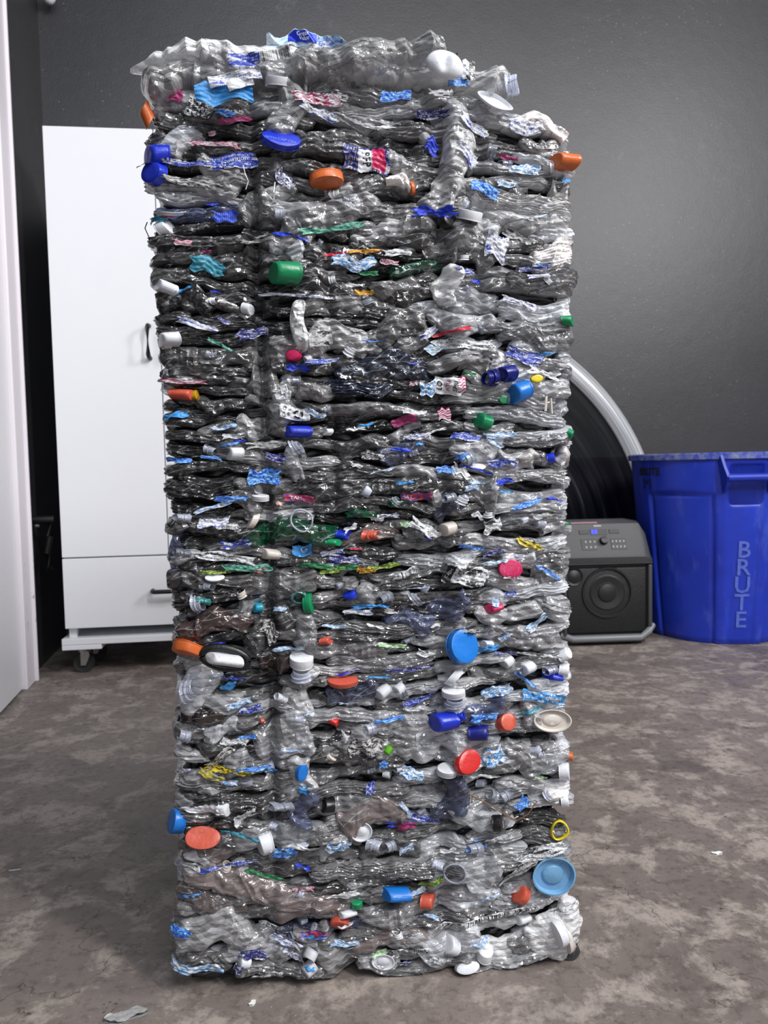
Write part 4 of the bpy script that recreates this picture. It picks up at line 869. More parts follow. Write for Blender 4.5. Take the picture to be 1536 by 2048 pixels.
BITS = [  # x, y, w, h, kind, colour, axis, rotation, label
 (555, 170, 46, 24, 'cap', 'white', 'u', -3, 'white cap on an upright clear neck'), (562, 290, 78, 44, 'flat', 'blue', 'fu', -8, 'large royal blue cap with pale moulded writing'), (318, 316, 56, 40, 'cap', 'blue', 'l', 8, 'crushed blue cap at the edge'),
 (316, 352, 52, 44, 'cap', 'blue', 'fl', 15, 'crushed blue cap at the edge'), (652, 365, 66, 28, 'cap', 'orange', 'd', 6, 'flattened orange ring cap'), (1125, 328, 60, 32, 'tall', 'orange', 'l', 2, 'long orange cap at the edge'), (822, 380, 12, 26, 'cap', 'orange', 'l', 10, None),
 (572, 553, 66, 44, 'tall', 'green', 'l', 4, 'green cap lying on its side'), (1131, 643, 36, 22, 'cap', 'green', 'r', -4, 'green cap at the edge'), (588, 714, 32, 22, 'cap', 'pink', 'fl', 0, None), (366, 789, 56, 22, 'tall', 'coral', 'r', -6, 'flattened orange red neck'),
 (390, 790, 14, 20, 'cap', 'gold', 'r', 0, None), (1037, 785, 50, 40, 'cap', 'sky', 'l', 20, 'bright blue cap on its side'), (978, 758, 34, 34, 'neck', 'navy', 'l', 10, 'dark blue threaded neck'), (1010, 750, 42, 34, 'cap', 'navy', 'l', 12, 'dark blue threaded cap'), (1071, 758, 26, 16, 'cap', 'yellow', 'f', 0, 'small yellow cap'),
 (1007, 800, 20, 16, 'cap', 'green', 'f', 0, None), (966, 843, 38, 32, 'cap', 'green', 'l', -18, 'green cap with a long neck ring'), (1138, 868, 20, 20, 'cap', 'green', 'r', -30, None), (595, 864, 60, 24, 'tall', 'blue', 'l', 0, 'blue cap under clear film'), (655, 864, 24, 14, 'cap', 'white', 'l', 0, None),
 (470, 908, 40, 26, 'cap', 'white', 'l', 0, None), (592, 895, 40, 22, 'neck', 'clear', 'ur', -38, 'clear threaded neck pointing up'), (603, 1040, 46, 48, 'band', 'clear', 'f', 0, 'clear round neck ring'), (1100, 916, 24, 20, 'cap', 'blue', 'r', 15, None), (895, 996, 30, 20, 'neck', 'clear', 'l', 10, None),
 (690, 1071, 40, 20, 'cap', 'blue', 'r', -8, None), (666, 1083, 34, 14, 'cap', 'green', 'r', -4, None), (742, 1070, 44, 22, 'neck', 'coral', 'r', 0, None), (1018, 1136, 50, 38, 'flat', 'pink', 'f', -6, 'bright pink cap facing out'), (598, 1193, 34, 28, 'neck', 'clearteal', 'f', 0, 'open teal bottle neck'), (617, 1205, 24, 40, 'cap', 'green', 'r', 6, 'green cap beside a teal neck'),
 (514, 1217, 26, 20, 'cap', 'cyan', 'l', 0, None), (404, 1200, 40, 16, 'neck', 'clearteal', 'l', -12, None), (921, 1290, 70, 72, 'flat', 'sky', 'fr', 15, 'big bright blue jug cap facing out'), (381, 1290, 62, 42, 'flat', 'orange', 'd', -14, 'wide orange jar cap'), (603, 1317, 48, 36, 'cap', 'white', 'u', 0, 'white cap on an upright clear neck'),
 (603, 1345, 44, 28, 'neck', 'clear', 'u', 0, None), (455, 1306, 76, 22, 'tall', 'white', 'l', -12, 'flattened white tube inside a black fold'), (652, 1278, 30, 16, 'cap', 'coral', 'r', 5, None), (685, 1360, 62, 18, 'flat', 'coral', 'u', 0, 'orange red cap under clear plastic'), (668, 1441, 26, 16, 'cap', 'red', 'r', -25, None),
 (524, 1440, 12, 10, 'cap', 'coral', 'l', 0, None), (905, 1352, 46, 28, 'cap', 'white', 'dr', 15, 'white cap stacked above another'), (904, 1380, 50, 24, 'cap', 'white', 'u', 0, 'white cap stacked below another'), (765, 1384, 40, 26, 'cap', 'white', 'l', 35, None), (797, 1378, 30, 24, 'cap', 'white', 'l', 30, None),
 (1052, 1334, 34, 24, 'cap', 'white', 'l', 20, None), (1128, 1309, 36, 24, 'cap', 'white', 'r', 25, None), (1130, 1340, 30, 28, 'cap', 'white', 'r', -10, None), (1106, 1353, 42, 16, 'cap', 'blue', 'l', -14, None), (884, 1435, 60, 38, 'tall', 'blue', 'l', 3, 'deep blue bottle top'), (915, 1425, 20, 22, 'neck', 'blue', 'r', 20, None),
 (955, 1462, 50, 30, 'tall', 'navy', 'r', 3, 'dark blue cap with white stripe'), (1010, 1443, 44, 36, 'cap', 'coral', 'fr', 25, 'orange cap tilted in clear plastic'), (1101, 1437, 80, 46, 'tub', 'cream', 'f', -4, 'crushed white foam cup end'), (930, 1516, 58, 44, 'flat', 'red', 'fr', 25, 'bent red cap'), (891, 1536, 42, 24, 'cap', 'white', 'u', -4, 'white cap beside the bent red cap'),
 (603, 1537, 26, 36, 'cap', 'sky', 'fr', -15, 'bright blue cap under clear film'), (1132, 1543, 34, 42, 'cap', 'white', 'r', 0, 'white cap at the edge'), (1137, 1514, 18, 18, 'cap', 'orange', 'r', 0, None), (775, 1500, 26, 16, 'cap', 'lime', 'l', 50, None), (655, 1606, 30, 30, 'cap', 'black', 'l', -6, 'black cap with a dab of orange'), (650, 1605, 8, 18, 'cap', 'orange', 'f', -8, None),
 (356, 1645, 40, 50, 'cap', 'sky', 'l', -12, 'blue cap sticking out at the edge'), (408, 1666, 70, 40, 'flat', 'coral', 'fu', -2, 'wide coral cap facing out'), (722, 1660, 44, 40, 'tub', 'white', 'f', 0, 'round white jar lid'), (1117, 1660, 42, 40, 'band', 'yellow', 'f', 30, 'bright yellow ring at the edge'), (990, 1637, 30, 34, 'cap', 'black', 'r', 5, 'black ribbed cap'),
 (790, 1781, 64, 26, 'tall', 'sky', 'l', -8, 'flattened blue cap'), (855, 1799, 38, 28, 'cap', 'coral', 'r', -3, 'orange cap pressed sideways'), (1042, 1789, 44, 36, 'cap', 'coral', 'ul', 20, 'orange cap beside the pale blue tub'), (1104, 1746, 92, 82, 'tub', 'ice', 'f', 8, 'large pale blue tub seen from the end'), (713, 1804, 28, 24, 'cap', 'green', 'ul', -30, None),
 (680, 1845, 44, 30, 'cap', 'coral', 'fd', -18, 'orange cap under clear film'), (690, 1825, 50, 18, 'cap', 'white', 'l', 5, None), (765, 1916, 48, 32, 'tub', 'white', 'f', -6, 'translucent white cap end'), (900, 1884, 36, 36, 'cap', 'white', 'l', -30, None), (967, 1900, 34, 34, 'cap', 'white', 'u', -8, None), (930, 1922, 52, 22, 'cap', 'white', 'fu', 8, None),
 (905, 1736, 50, 44, 'band', 'clear', 'f', -10, 'clear round neck ring'), (945, 1693, 40, 26, 'neck', 'clear', 'l', 0, None), (622, 1896, 34, 28, 'cap', 'white', 'l', 60, None), (618, 1928, 40, 26, 'cap', 'white', 'l', 35, None), (486, 1920, 34, 28, 'cap', 'white', 'l', -15, None), (1112, 1855, 34, 60, 'cap', 'white', 'l', 15, 'white cap inside clear film'), (1128, 1868, 22, 56, 'cap', 'cream', 'l', 15, None),
 (530, 1685, 40, 46, 'cap', 'white', 'l', 10, None), (450, 1612, 30, 26, 'cap', 'white', 'r', -10, None), (780, 1690, 26, 26, 'neck', 'clear', 'l', 15, None), (748, 1690, 40, 28, 'neck', 'clear', 'r', -15, None), (340, 425, 60, 22, 'tub', 'white', 'u', 0, 'silvery white lid at the edge'), (328, 456, 36, 30, 'cap', 'white', 'r', 20, None), (935, 438, 50, 30, 'cap', 'white', 'u', -10, None),
 (895, 450, 46, 30, 'cap', 'black', 'fr', 0, 'black cap'), (985, 305, 26, 30, 'neck', 'clear', 'r', -20, None), (330, 575, 56, 24, 'cap', 'white', 'l', -20, None), (340, 680, 50, 30, 'cap', 'white', 'l', 5, None), (495, 618, 26, 22, 'cap', 'white', 'r', -20, None), (335, 690, 24, 20, 'cap', 'cream', 'l', 0, None), (520, 995, 36, 16, 'cap', 'white', 'u', -2, None),
 (506, 1042, 40, 22, 'cap', 'cream', 'ul', 40, None), (365, 1035, 40, 18, 'neck', 'clear', 'l', -8, None), (366, 1105, 40, 18, 'neck', 'clear', 'l', -8, None), (540, 1108, 44, 22, 'cap', 'cream', 'l', -4, None), (430, 1155, 40, 16, 'cap', 'white', 'fu', 0, None), (935, 917, 26, 30, 'neck', 'clear', 'l', 25, None), (955, 935, 34, 16, 'cap', 'white', 'fu', 0, None),
 (895, 1058, 36, 28, 'cap', 'cream', 'l', 15, None), (395, 1205, 40, 28, 'neck', 'clear', 'ur', -50, None), (380, 1375, 40, 50, 'neck', 'clear', 'ur', -30, 'clear threaded neck'), (800, 1385, 26, 26, 'neck', 'clear', 'l', 30, None), (905, 1398, 44, 22, 'neck', 'clear', 'u', 0, None), (1015, 1325, 30, 26, 'cap', 'white', 'l', 30, None),
 (740, 1455, 26, 26, 'neck', 'clear', 'l', 10, None), (370, 1470, 30, 26, 'neck', 'clear', 'l', -20, None), (1100, 1340, 30, 22, 'neck', 'clear', 'l', 15, None), (985, 1590, 28, 26, 'neck', 'clear', 'ul', 20, None), (1010, 1590, 28, 28, 'neck', 'clear', 'l', 30, None), (1127, 1600, 24, 28, 'cap', 'white', 'r', 0, None), (985, 1215, 40, 18, 'cap', 'pink', 'l', 12, 'small pink cap'),
 (800, 1540, 30, 16, 'neck', 'clear', 'l', 0, None), (560, 1610, 60, 18, 'neck', 'clear', 'l', -3, None), (975, 1290, 26, 18, 'cap', 'white', 'l', 0, None), (1045, 1840, 40, 20, 'cap', 'white', 'l', 10, None), (700, 1190, 30, 20, 'cap', 'blue', 'ul', 0, None), (770, 1195, 34, 22, 'neck', 'clear', 'l', 20, None), (830, 1196, 40, 22, 'neck', 'clear', 'ur', -30, None),
]
BO = {}
for q in BITS:
    x, y, w_, h_, kd, col, ax, rot, lab = q
    BO[(x, y)] = bit(x, y, w_, h_, kd, col, ax, rot, out=1.5 if (x, y) == (455, 1306) else 0.34 if lab is None else (0.62 if w_ > 60 else 0.42), lab=lab, crush=0.10 if kd != 'band' else 0.2)
# extra clear necks and pale caps half buried all over the face
for k in range(70):
    x = rnd.uniform(320, 1125); y = rnd.uniform(260, 1920)
    bit(x, y, rnd.uniform(18, 34), rnd.uniform(14, 24), rnd.choice(['neck', 'neck', 'cap']), rnd.choice(['clear', 'clear', 'white', 'cream', 'clear']), rnd.choice(['l', 'r', 'ul', 'ur']), rnd.uniform(-30, 30), out=rnd.uniform(0.0, 0.2), crush=0.15)
smooth_hm()
# ---- labels
def label_part(px, py, w_, h_, ang, mk, lab=None, text=None, tsize=0.5, tmat=None, trot=0, tpos=(0.5, 0.5), lift=0.0016, seed=None, torn=0.5, parent=None, name='paper_label', bold=0.0):
    rg = np.random.RandomState(int(px*13+py*7) if seed is None else seed); nx = int(np.clip(w_/2.4, 8, 60)); ny = int(np.clip(h_/2.2, 5, 24))
    a = np.linspace(0, 1, nx)[:, None]; b = np.linspace(0, 1, ny)[None, :]
    W = w_*S0; Hh = h_*S0; k = rg.uniform(0, 6, 8)
    top = 1-torn*0.45*tri(a*rg.uniform(0.6, 1.8)+k[0])-torn*0.12*tri(a*rg.uniform(4, 8)+k[1]); bot = torn*0.45*tri(a*rg.uniform(0.6, 1.8)+k[2])
    bb = bot+(top-bot)*b; aa = a+torn*0.10*np.sin(b*rg.uniform(4, 9)+k[2])*(2*np.abs(a-0.5))**2
    X0, Z0 = bl(px, py); c, s = math.cos(R_(ang)), math.sin(R_(ang))
    bow = min(0.12*Hh, 0.0025)*np.sin(a*math.pi*rg.uniform(0.5, 1.3)+k[3])
    lx = (aa-0.5)*W; lz = (bb-0.5)*Hh+bow; X = X0+lx*c-lz*s; Z = np.maximum(Z0+lx*s+lz*c, 0.003)
    n = np.maximum(hm(X, Z), hm(X, Z)*0.4+0.002)+lift+0.0007*tri(a*w_/11+b*h_/20+k[4])+0.0013*tri(b*h_/12+a*w_/50+k[5])+0.0009*tri(a*w_/19-b*h_/16+k[6])
    P = wrap(X, Z, n); i = np.arange(nx-1)[:, None]; j = np.arange(ny-1)[None, :]
    f = np.stack([i*ny+j, (i+1)*ny+j, (i+1)*ny+j+1, i*ny+j+1], -1).reshape(-1, 4); uv = np.stack([a+0*b, b+0*a], -1).reshape(-1, 2)
    v = P.reshape(-1, 3); ce = v.mean(0)
    o = mesh_np(name, v-ce, f, ML[mk], parent or bale, loc=tuple(ce), uv=uv)
    if lab: o['label'] = lab
    if text: put_text(o, P, ce, W, Hh, text, tsize, tmat, trot, tpos, bold)
    return o, P
def put_text(o, P, ce, W, Hh, text, tsize, tmat, trot, tpos, bold=0.0):
    tv, tf = text_verts(text, 1.0, bold); nx, ny = P.shape[:2]; c, s = math.cos(R_(trot)), math.sin(R_(trot))
    x = (tv[:, 0]*c-tv[:, 1]*s)*tsize*Hh/W; z = (tv[:, 0]*s+tv[:, 1]*c)*tsize
    u = np.clip(tpos[0]+x, 0, 1)*(nx-1); w2 = np.clip(tpos[1]+z, 0, 1)*(ny-1); i = np.minimum(u.astype(int), nx-2); j = np.minimum(w2.astype(int), ny-2); a = (u-i)[:, None]; b = (w2-j)[:, None]
    Q = P[i, j]*(1-a)*(1-b)+P[i+1, j]*a*(1-b)+P[i, j+1]*(1-a)*b+P[i+1, j+1]*a*b; Q = Q+np.array([0, -0.0007, 0])-ce
    mesh_np('printed_word', Q, tf, tmat, o, smooth=False)
TK = plain('black_print', srgb(18, 18, 20), 0.5, bump=0); TW = plain('white_print', srgb(230, 232, 236), 0.5, bump=0); TB = plain('blue_print', srgb(20, 48, 170), 0.5, bump=0); TR = plain('red_print', srgb(190, 30, 60), 0.5, bump=0)
LABELS = """455,148,90,22,12,wb;353,197,24,28,-5,m;452,231,36,16,0,bs;634,203,90,30,-4,mw;679,198,30,16,-2,wk;640,232,72,20,-14,wb;470,243,62,13,8,m;430,293,92,12,-3,mw;425,270,14,10,0,mw;395,332,110,12,-3,bw;386,369,110,16,-5,fo;571,362,42,30,-40,wn;425,411,24,8,0,b;330,331,60,8,6,si
915,163,40,22,0,bs;881,187,46,16,-4,wk;790,196,60,24,14,bs;860,234,62,22,4,nw;946,256,62,26,-24,wb;1047,257,60,30,-3,wb;756,259,60,8,0,w;862,299,24,44,-10,b;1015,318,36,10,-4,m;1047,341,60,26,-5,ws;1012,371,40,16,-6,ws;966,387,56,28,-26,bs;1128,365,14,12,0,s;930,318,46,30,-30,wb
452,434,44,26,-2,bd;318,442,34,12,-8,t;340,436,22,6,0,r;369,489,32,13,-4,pw;415,505,18,6,0,m;566,472,38,10,-8,b;604,484,24,8,-15,b;664,459,124,14,9,mt;417,535,62,38,-6,t;675,509,54,8,6,r;694,530,58,30,-8,ws;506,486,42,8,0,fo;369,582,30,8,14,s;432,585,20,6,0,b;566,593,90,7,-2,wb;641,598,48,6,-3,wb;710,572,34,10,-8,w;395,652,76,16,-18,wb;449,643,24,12,-35,nw;506,669,58,24,20,nw;644,724,64,12,8,bw;595,738,40,18,0,b;366,763,92,10,-3,mw;569,781,16,26,-15,w;440,690,50,8,-30,mt
866,432,78,26,-6,b;728,506,62,9,2,yr;794,509,52,16,4,wk;725,528,50,26,3,ws;778,526,36,12,0,mw;737,548,36,10,6,g;990,497,44,66,-8,wb;1065,538,62,12,4,nw;1084,534,30,8,0,s;925,545,42,12,-4,bw;950,565,16,12,-30,b;1072,557,42,10,0,wb;728,586,36,12,-4,yr;1037,607,74,16,-16,wn;900,667,74,8,12,r;855,668,40,18,30,wb;925,690,120,24,-4,wk;868,697,40,24,4,blt;1047,714,72,30,-10,bw;1090,708,40,8,8,s;1085,745,64,22,-6,w;855,775,34,36,0,ws;825,768,16,12,0,mw;937,748,26,9,-10,g;1035,475,60,20,-20,si
632,828,38,14,-16,ws;357,831,42,18,4,s;449,855,46,10,4,ws;469,873,42,12,6,wk;460,889,36,6,10,bs;535,889,76,18,6,si;552,916,40,20,-10,nw;357,921,50,12,-8,bs;423,916,42,8,-8,bs;529,949,62,38,4,bs;559,1006,12,9,0,o;463,997,62,14,-4,bs;426,1015,72,10,14,ws;429,1043,60,20,10,wb;455,1052,40,12,4,bar;472,1086,56,18,2,bw;455,1115,112,22,-6,wk;687,1115,62,20,-8,nw;664,1104,46,12,4,wb;495,1135,92,18,2,mt;520,1138,20,10,0,r;658,1131,112,14,-4,g;667,1139,52,12,4,gy;727,1138,28,14,0,yr;701,1055,26,14,20,w;712,1097,24,5,0,r;730,850,32,8,14,s;712,858,36,8,8,w;430,1143,60,8,-3,gy
828,825,46,14,-4,wk;888,831,24,30,8,pw;807,840,50,22,8,m;834,872,56,14,4,wn;837,887,14,8,0,s;930,875,58,20,-6,bw;998,869,62,14,4,ws;986,887,40,9,-28,ws;925,914,36,14,4,bs;938,918,26,10,6,li;1001,925,56,20,-4,bw;892,939,38,18,6,bs;920,941,36,26,-20,w;951,938,64,8,-18,b;1006,962,36,16,-6,b;1013,983,32,7,0,s;807,965,36,8,-2,s;1052,1008,64,14,16,bs;1106,999,32,10,-20,b;954,1031,26,18,-12,w;984,1052,34,36,0,wk;848,1056,64,26,-24,wk;808,1047,16,14,0,li;777,1032,40,10,4,wn;1058,1087,56,18,-20,y;942,1093,52,10,-10,bs;983,1106,42,14,14,nw;1133,1047,20,6,0,g;987,1125,48,12,8,blt;1016,1153,26,10,-12,w;1094,1144,54,12,-28,bs;810,1144,54,18,14,bar;768,1132,62,12,4,gy;735,1141,32,12,0,yr;940,975,30,14,0,ws;1085,1030,44,14,10,si
735,1211,62,10,3,s;715,1223,56,14,2,wb;669,1250,48,9,-3,ws;750,1250,32,8,-8,w;578,1295,62,10,6,ws;457,1369,30,20,20,s;469,1355,46,6,-6,b;503,1417,44,18,8,bw;480,1405,50,16,15,ws;495,1472,34,10,4,bs;470,1480,52,18,-10,wk;732,1489,66,46,-12,fo;459,1535,92,16,-6,y;425,1545,50,20,-16,yb;506,1532,70,12,4,bs;543,1537,24,8,8,s;460,1557,32,14,-8,ws;369,1538,26,8,-10,wn;606,1568,18,26,-8,s;440,1512,60,20,30,fo;540,1262,40,40,-40,fo;560,1215,24,10,0,ws
757,1211,40,10,0,s;783,1289,58,11,-6,li;989,1203,16,22,-14,ws;1019,1186,22,14,0,bw;1072,1242,50,18,36,ws;1112,1214,62,16,-16,si;975,1295,42,20,0,s;1006,1272,24,14,20,ws;852,1303,36,18,-10,wk;817,1335,92,12,2,nw;757,1352,46,6,2,s;1046,1355,54,9,-38,bs;992,1378,62,28,18,ws;834,1398,62,15,16,bw;826,1415,42,10,-4,wk;777,1435,58,12,2,bs;963,1429,54,20,-4,bs;986,1512,44,46,16,ws;823,1547,46,28,-22,ws;766,1527,18,20,0,bs;969,1550,64,8,-4,w;1078,1551,30,8,-10,li;740,1575,18,30,0,bw;1060,1417,44,10,12,t;870,1248,20,10,0,w;1010,1305,50,8,-6,nw;1070,1308,90,8,-8,wk
409,1612,72,24,-4,w;492,1629,52,22,32,wk;482,1664,78,8,-14,t;569,1702,48,26,14,bs;606,1689,62,16,-10,w;675,1686,50,26,-6,ws;380,1720,50,18,-28,wk;457,1727,112,9,5,bw;606,1729,30,12,-10,b;529,1746,76,9,-18,g;606,1769,42,10,-6,mw;684,1781,66,18,0,w;687,1755,46,9,8,fo;543,1846,52,14,-18,bar;626,1860,56,14,6,ro;626,1862,50,12,8,bs;687,1876,60,15,-4,ws;572,1878,64,20,-26,wb;588,1902,46,16,-24,wn;506,1903,54,26,-8,nw;366,1857,34,24,-24,bs;394,1927,102,24,-7,ws;535,1942,62,12,4,bar;478,1925,18,22,-30,nw;620,1920,20,10,0,s;690,1845,30,10,5,w
812,1614,38,12,-45,ws;849,1633,54,18,-16,bw;812,1649,38,20,-4,m;1041,1603,30,26,40,bs;998,1669,64,12,20,bar;952,1690,46,9,4,bs;812,1695,32,18,20,ws;1081,1707,98,20,15,wk;1035,1740,90,20,24,si;897,1697,32,18,16,w;831,1781,38,14,26,ws;975,1792,48,8,24,ws;969,1829,200,15,8,bar;862,1829,36,10,-18,ws;815,1894,84,12,0,bar;880,1909,48,16,-16,wk;955,1875,42,18,-8,ws;757,1901,36,14,6,li;809,1922,24,10,0,nw;1124,1809,46,16,22,w;1090,1690,60,14,14,wk;780,1640,20,8,0,b;860,1757,50,16,8,gy"""
nl = 0
for tok in LABELS.replace('\n', ';').split(';'):
    x, y, w_, h_, a_, mk = tok.split(','); label_part(float(x), float(y), float(w_), float(h_), float(a_), mk, torn=0.5 if mk not in ('w', 's', 'b', 'blt') else 0.8); nl += 1
for k in range(44):
    label_part(rnd.uniform(330, 1120), rnd.uniform(260, 1930), rnd.uniform(16, 50), rnd.uniform(4, 10), rnd.uniform(-16, 16), rnd.choice(['wb', 'ws', 'wk', 'fo', 'si', 'bs', 'w', 'fo', 'b']), torn=0.9, lift=0.0008, seed=900+k)
# labels whose print can be read
label_part(488, 119, 1, 1, 0, 'w') if False else None
label_part(470, 327, 84, 32, 4, 'bw', 'blue label with white words', 'Nutrition', 0.42, TW, 8, (0.5, 0.55), torn=0.25)
o, P = label_part(732, 326, 88, 54, -3, 'nw', 'blue, white and red soda label with black capitals', None, torn=0.3)
def patch(P, a0, a1, col, name='label_band', parent=None, ce=None, b0=0.0, b1=1.0, lift=0.0004):
    nx, ny = P.shape[:2]; i0, i1 = int(a0*(nx-1)), int(round(a1*(nx-1))); j0, j1 = int(b0*(ny-1)), int(round(b1*(ny-1))); Q = P[i0:i1+1, j0:j1+1]+np.array([0, -lift, 0]); n1, n2 = Q.shape[:2]
    i = np.arange(n1-1)[:, None]; j = np.arange(n2-1)[None, :]; f = np.stack([i*n2+j, (i+1)*n2+j, (i+1)*n2+j+1, i*n2+j+1], -1).reshape(-1, 4)
    mesh_np(name, Q.reshape(-1, 3)-ce, f, col, parent)
lo_ = np.array(o.location)
patch(P, 0.34, 0.64, MS['white'], 'white_band', o, lo_, 0.05, 0.9); patch(P, 0.62, 0.92, MS['pink'], 'red_band', o, lo_, 0.1, 0.95)
put_text(o, P, lo_, 88*S0, 54*S0, 'PEP', 0.40, TK, -82, (0.49, 0.5), 0.02)
o, P = label_part(894, 773, 52, 36, 2, 'w', 'white water label with dark capitals', None, torn=0.15); lo_ = np.array(o.location)
put_text(o, P, lo_, 52*S0, 36*S0, 'LO', 0.42, TK, 84, (0.18, 0.5), 0.02); put_text(o, P, lo_, 52*S0, 36*S0, 'ATU', 0.32, TR, 84, (0.48, 0.5)); put_text(o, P, lo_, 52*S0, 36*S0, 'SPRI', 0.34, TK, 84, (0.76, 0.5), 0.01)
label_part(920, 772, 16, 34, 2, 'pw', 'red striped label end', torn=0.2)
o, P = label_part(590, 826, 58, 28, -6, 'w', 'white label with recycling arrows', None, torn=0.2); lo_ = np.array(o.location)
put_text(o, P, lo_, 58*S0, 28*S0, 'CA CR', 0.3, TK, 84, (0.16, 0.5)); put_text(o, P, lo_, 58*S0, 28*S0, 'WI N', 0.26, TK, 84, (0.32, 0.5))
def arrows(P, ce, parent, W, Hh, cu, cv, r):
    v = []; f = []
    for k in range(3):
        a0 = math.pi/2+k*2*math.pi/3
        for i in range(7):
            a = a0+i*0.26; 
            for rr in ((0.62, 1.0) if i < 5 else (0.45, 1.2) if i == 5 else (0.81, 0.83)): v.append((rr*math.cos(a), rr*math.sin(a)))
        b = k*14; f += [(b+2*i, b+2*i+2, b+2*i+3, b+2*i+1) for i in range(6)]
    tv = np.array(v); nx, ny = P.shape[:2]; u = np.clip(cu+tv[:, 0]*r*Hh/W, 0, 1)*(nx-1); w2 = np.clip(cv+tv[:, 1]*r, 0, 1)*(ny-1); i = np.minimum(u.astype(int), nx-2); j = np.minimum(w2.astype(int), ny-2)
    Q = P[i, j]+(P[i+1, j]-P[i, j])*(u-i)[:, None]+(P[i, j+1]-P[i, j])*(w2-j)[:, None]+np.array([0, -0.0007, 0])-ce; mesh_np('recycling_mark', Q, f, TK, parent, smooth=False)
arrows(P, lo_, o, 58*S0, 28*S0, 0.62, 0.5, 0.34)
o, P = label_part(930, 1149, 88, 46, -16, 'wk', 'large white label with small black print', None, torn=0.35); lo_ = np.array(o.location)
patch(P, 0.0, 0.2, TK, 'black_panel', o, lo_, 0.15, 0.9); put_text(o, P, lo_, 88*S0, 46*S0, 'CASH', 0.2, TW, 80, (0.1, 0.5)) ; arrows(P, lo_, o, 88*S0, 46*S0, 0.36, 0.68, 0.16)
label_part(831, 992, 62, 18, -6, 'ro', 'red, white and blue label', 'ART', 0.6, TW, 0, (0.22, 0.5), torn=0.3)
label_part(598, 997, 60, 16, -6, 'ro', 'orange and blue label', 'TAM', 0.7, TW, 0, (0.4, 0.5), torn=0.3)
label_part(1084, 1394, 88, 26, -13, 'sw', 'sky blue label with white words', 'drink', 0.62, TW, 168, (0.72, 0.5), torn=0.25)
label_part(401, 220, 46, 36, -22, 'k', 'black and white label with capitals', 'KI', 0.42, TW, -20, (0.66, 0.4), torn=0.2)
label_part(604, 1098, 38, 24, 4, 's', 'sky blue label with white G', 'G', 0.8, TW, 20, (0.6, 0.6), torn=0.3)
label_part(745, 913, 46, 18, -4, 'k', 'black label with a seven', '7', 0.8, TW, -6, (0.5, 0.5), torn=0.2)
label_part(641, 682, 46, 32, 3, 'si', 'silver label with small print', torn=0.1)
# raised writing on two big caps
def face_text(px, py, s, size, mat, out, rot=0, par=None, nm='moulded_word'):
    tv, tf = text_verts(s, size*S0); c, q = math.cos(R_(rot)), math.sin(R_(rot)); X0, Z0 = bl(px, py); n = out
    v = np.stack([tv[:, 0]*c-tv[:, 1]*q, 0*tv[:, 0], tv[:, 0]*q+tv[:, 1]*c], -1); return mesh_np(nm, v, tf, mat, par or bale, loc=(X0, -n, Z0), smooth=False)
# ---- folded clear film draped over the face: soft sheets and strings
def twig(pts, r, mat, name, lab=None):
    P = []
    for x, y, n in pts: X, Z = bl(x, y); P.append(wrap(X, Z, n))
    o = MB().tube([tuple(map(float, p)) for p in P], r, 6).build(name, mat, bale, smooth=60)
    if lab: o['label'] = lab
M_twig = plain('dry_twig', srgb(120, 92, 66), 0.8, var=0.3)
twig([(928, 1571, 0.022), (948, 1580, 0.026), (975, 1595, 0.024), (1000, 1610, 0.026), (1024, 1626, 0.02)], 0.0008, M_twig, 'twig', 'thin dry twig'); twig([(935, 1575, 0.024), (937, 1592, 0.018)], 0.0006, M_twig, 'twig')
twig([(1024, 1626, 0.02), (1045, 1612, 0.022), (1065, 1590, 0.018)], 0.0006, M_twig, 'twig')
M_string = plain('white_thread', srgb(220, 220, 222), 0.5, bump=0)
twig([(489, 345, 0.02), (493, 362, 0.022), (499, 377, 0.02), (494, 392, 0.02)], 0.0006, M_string, 'thread'); twig([(551, 378, 0.02), (549, 400, 0.023), (549, 412, 0.02)], 0.0008, M_string, 'thread')
twig([(294, 440, 0.006), (300, 455, 0.010), (308, 478, 0.008)], 0.0006, MS['black'], 'thread')
twig([(620, 655, 0.0), (1090, 800, 0.02)][1:]+[(1092, 830, 0.02)], 0.0015, MS['cream'], 'stem'); twig([(1083, 795, 0.018), (1080, 825, 0.02)], 0.0015, MS['cream'], 'stem')
# black fold round the white tube
P = []
for a in np.linspace(0, 2*math.pi, 33): X, Z = bl(455+44*math.cos(a)-2, 1306-19*math.sin(a)+6*math.cos(a)); P.append(wrap(X, Z, 0.022))
o = MB().tube([tuple(map(float, p)) for p in P], 0.0045, 8, close=False).build('black_fold', MS['black'], bale, smooth=60); o['label'] = 'black rubbery fold round a white tube'
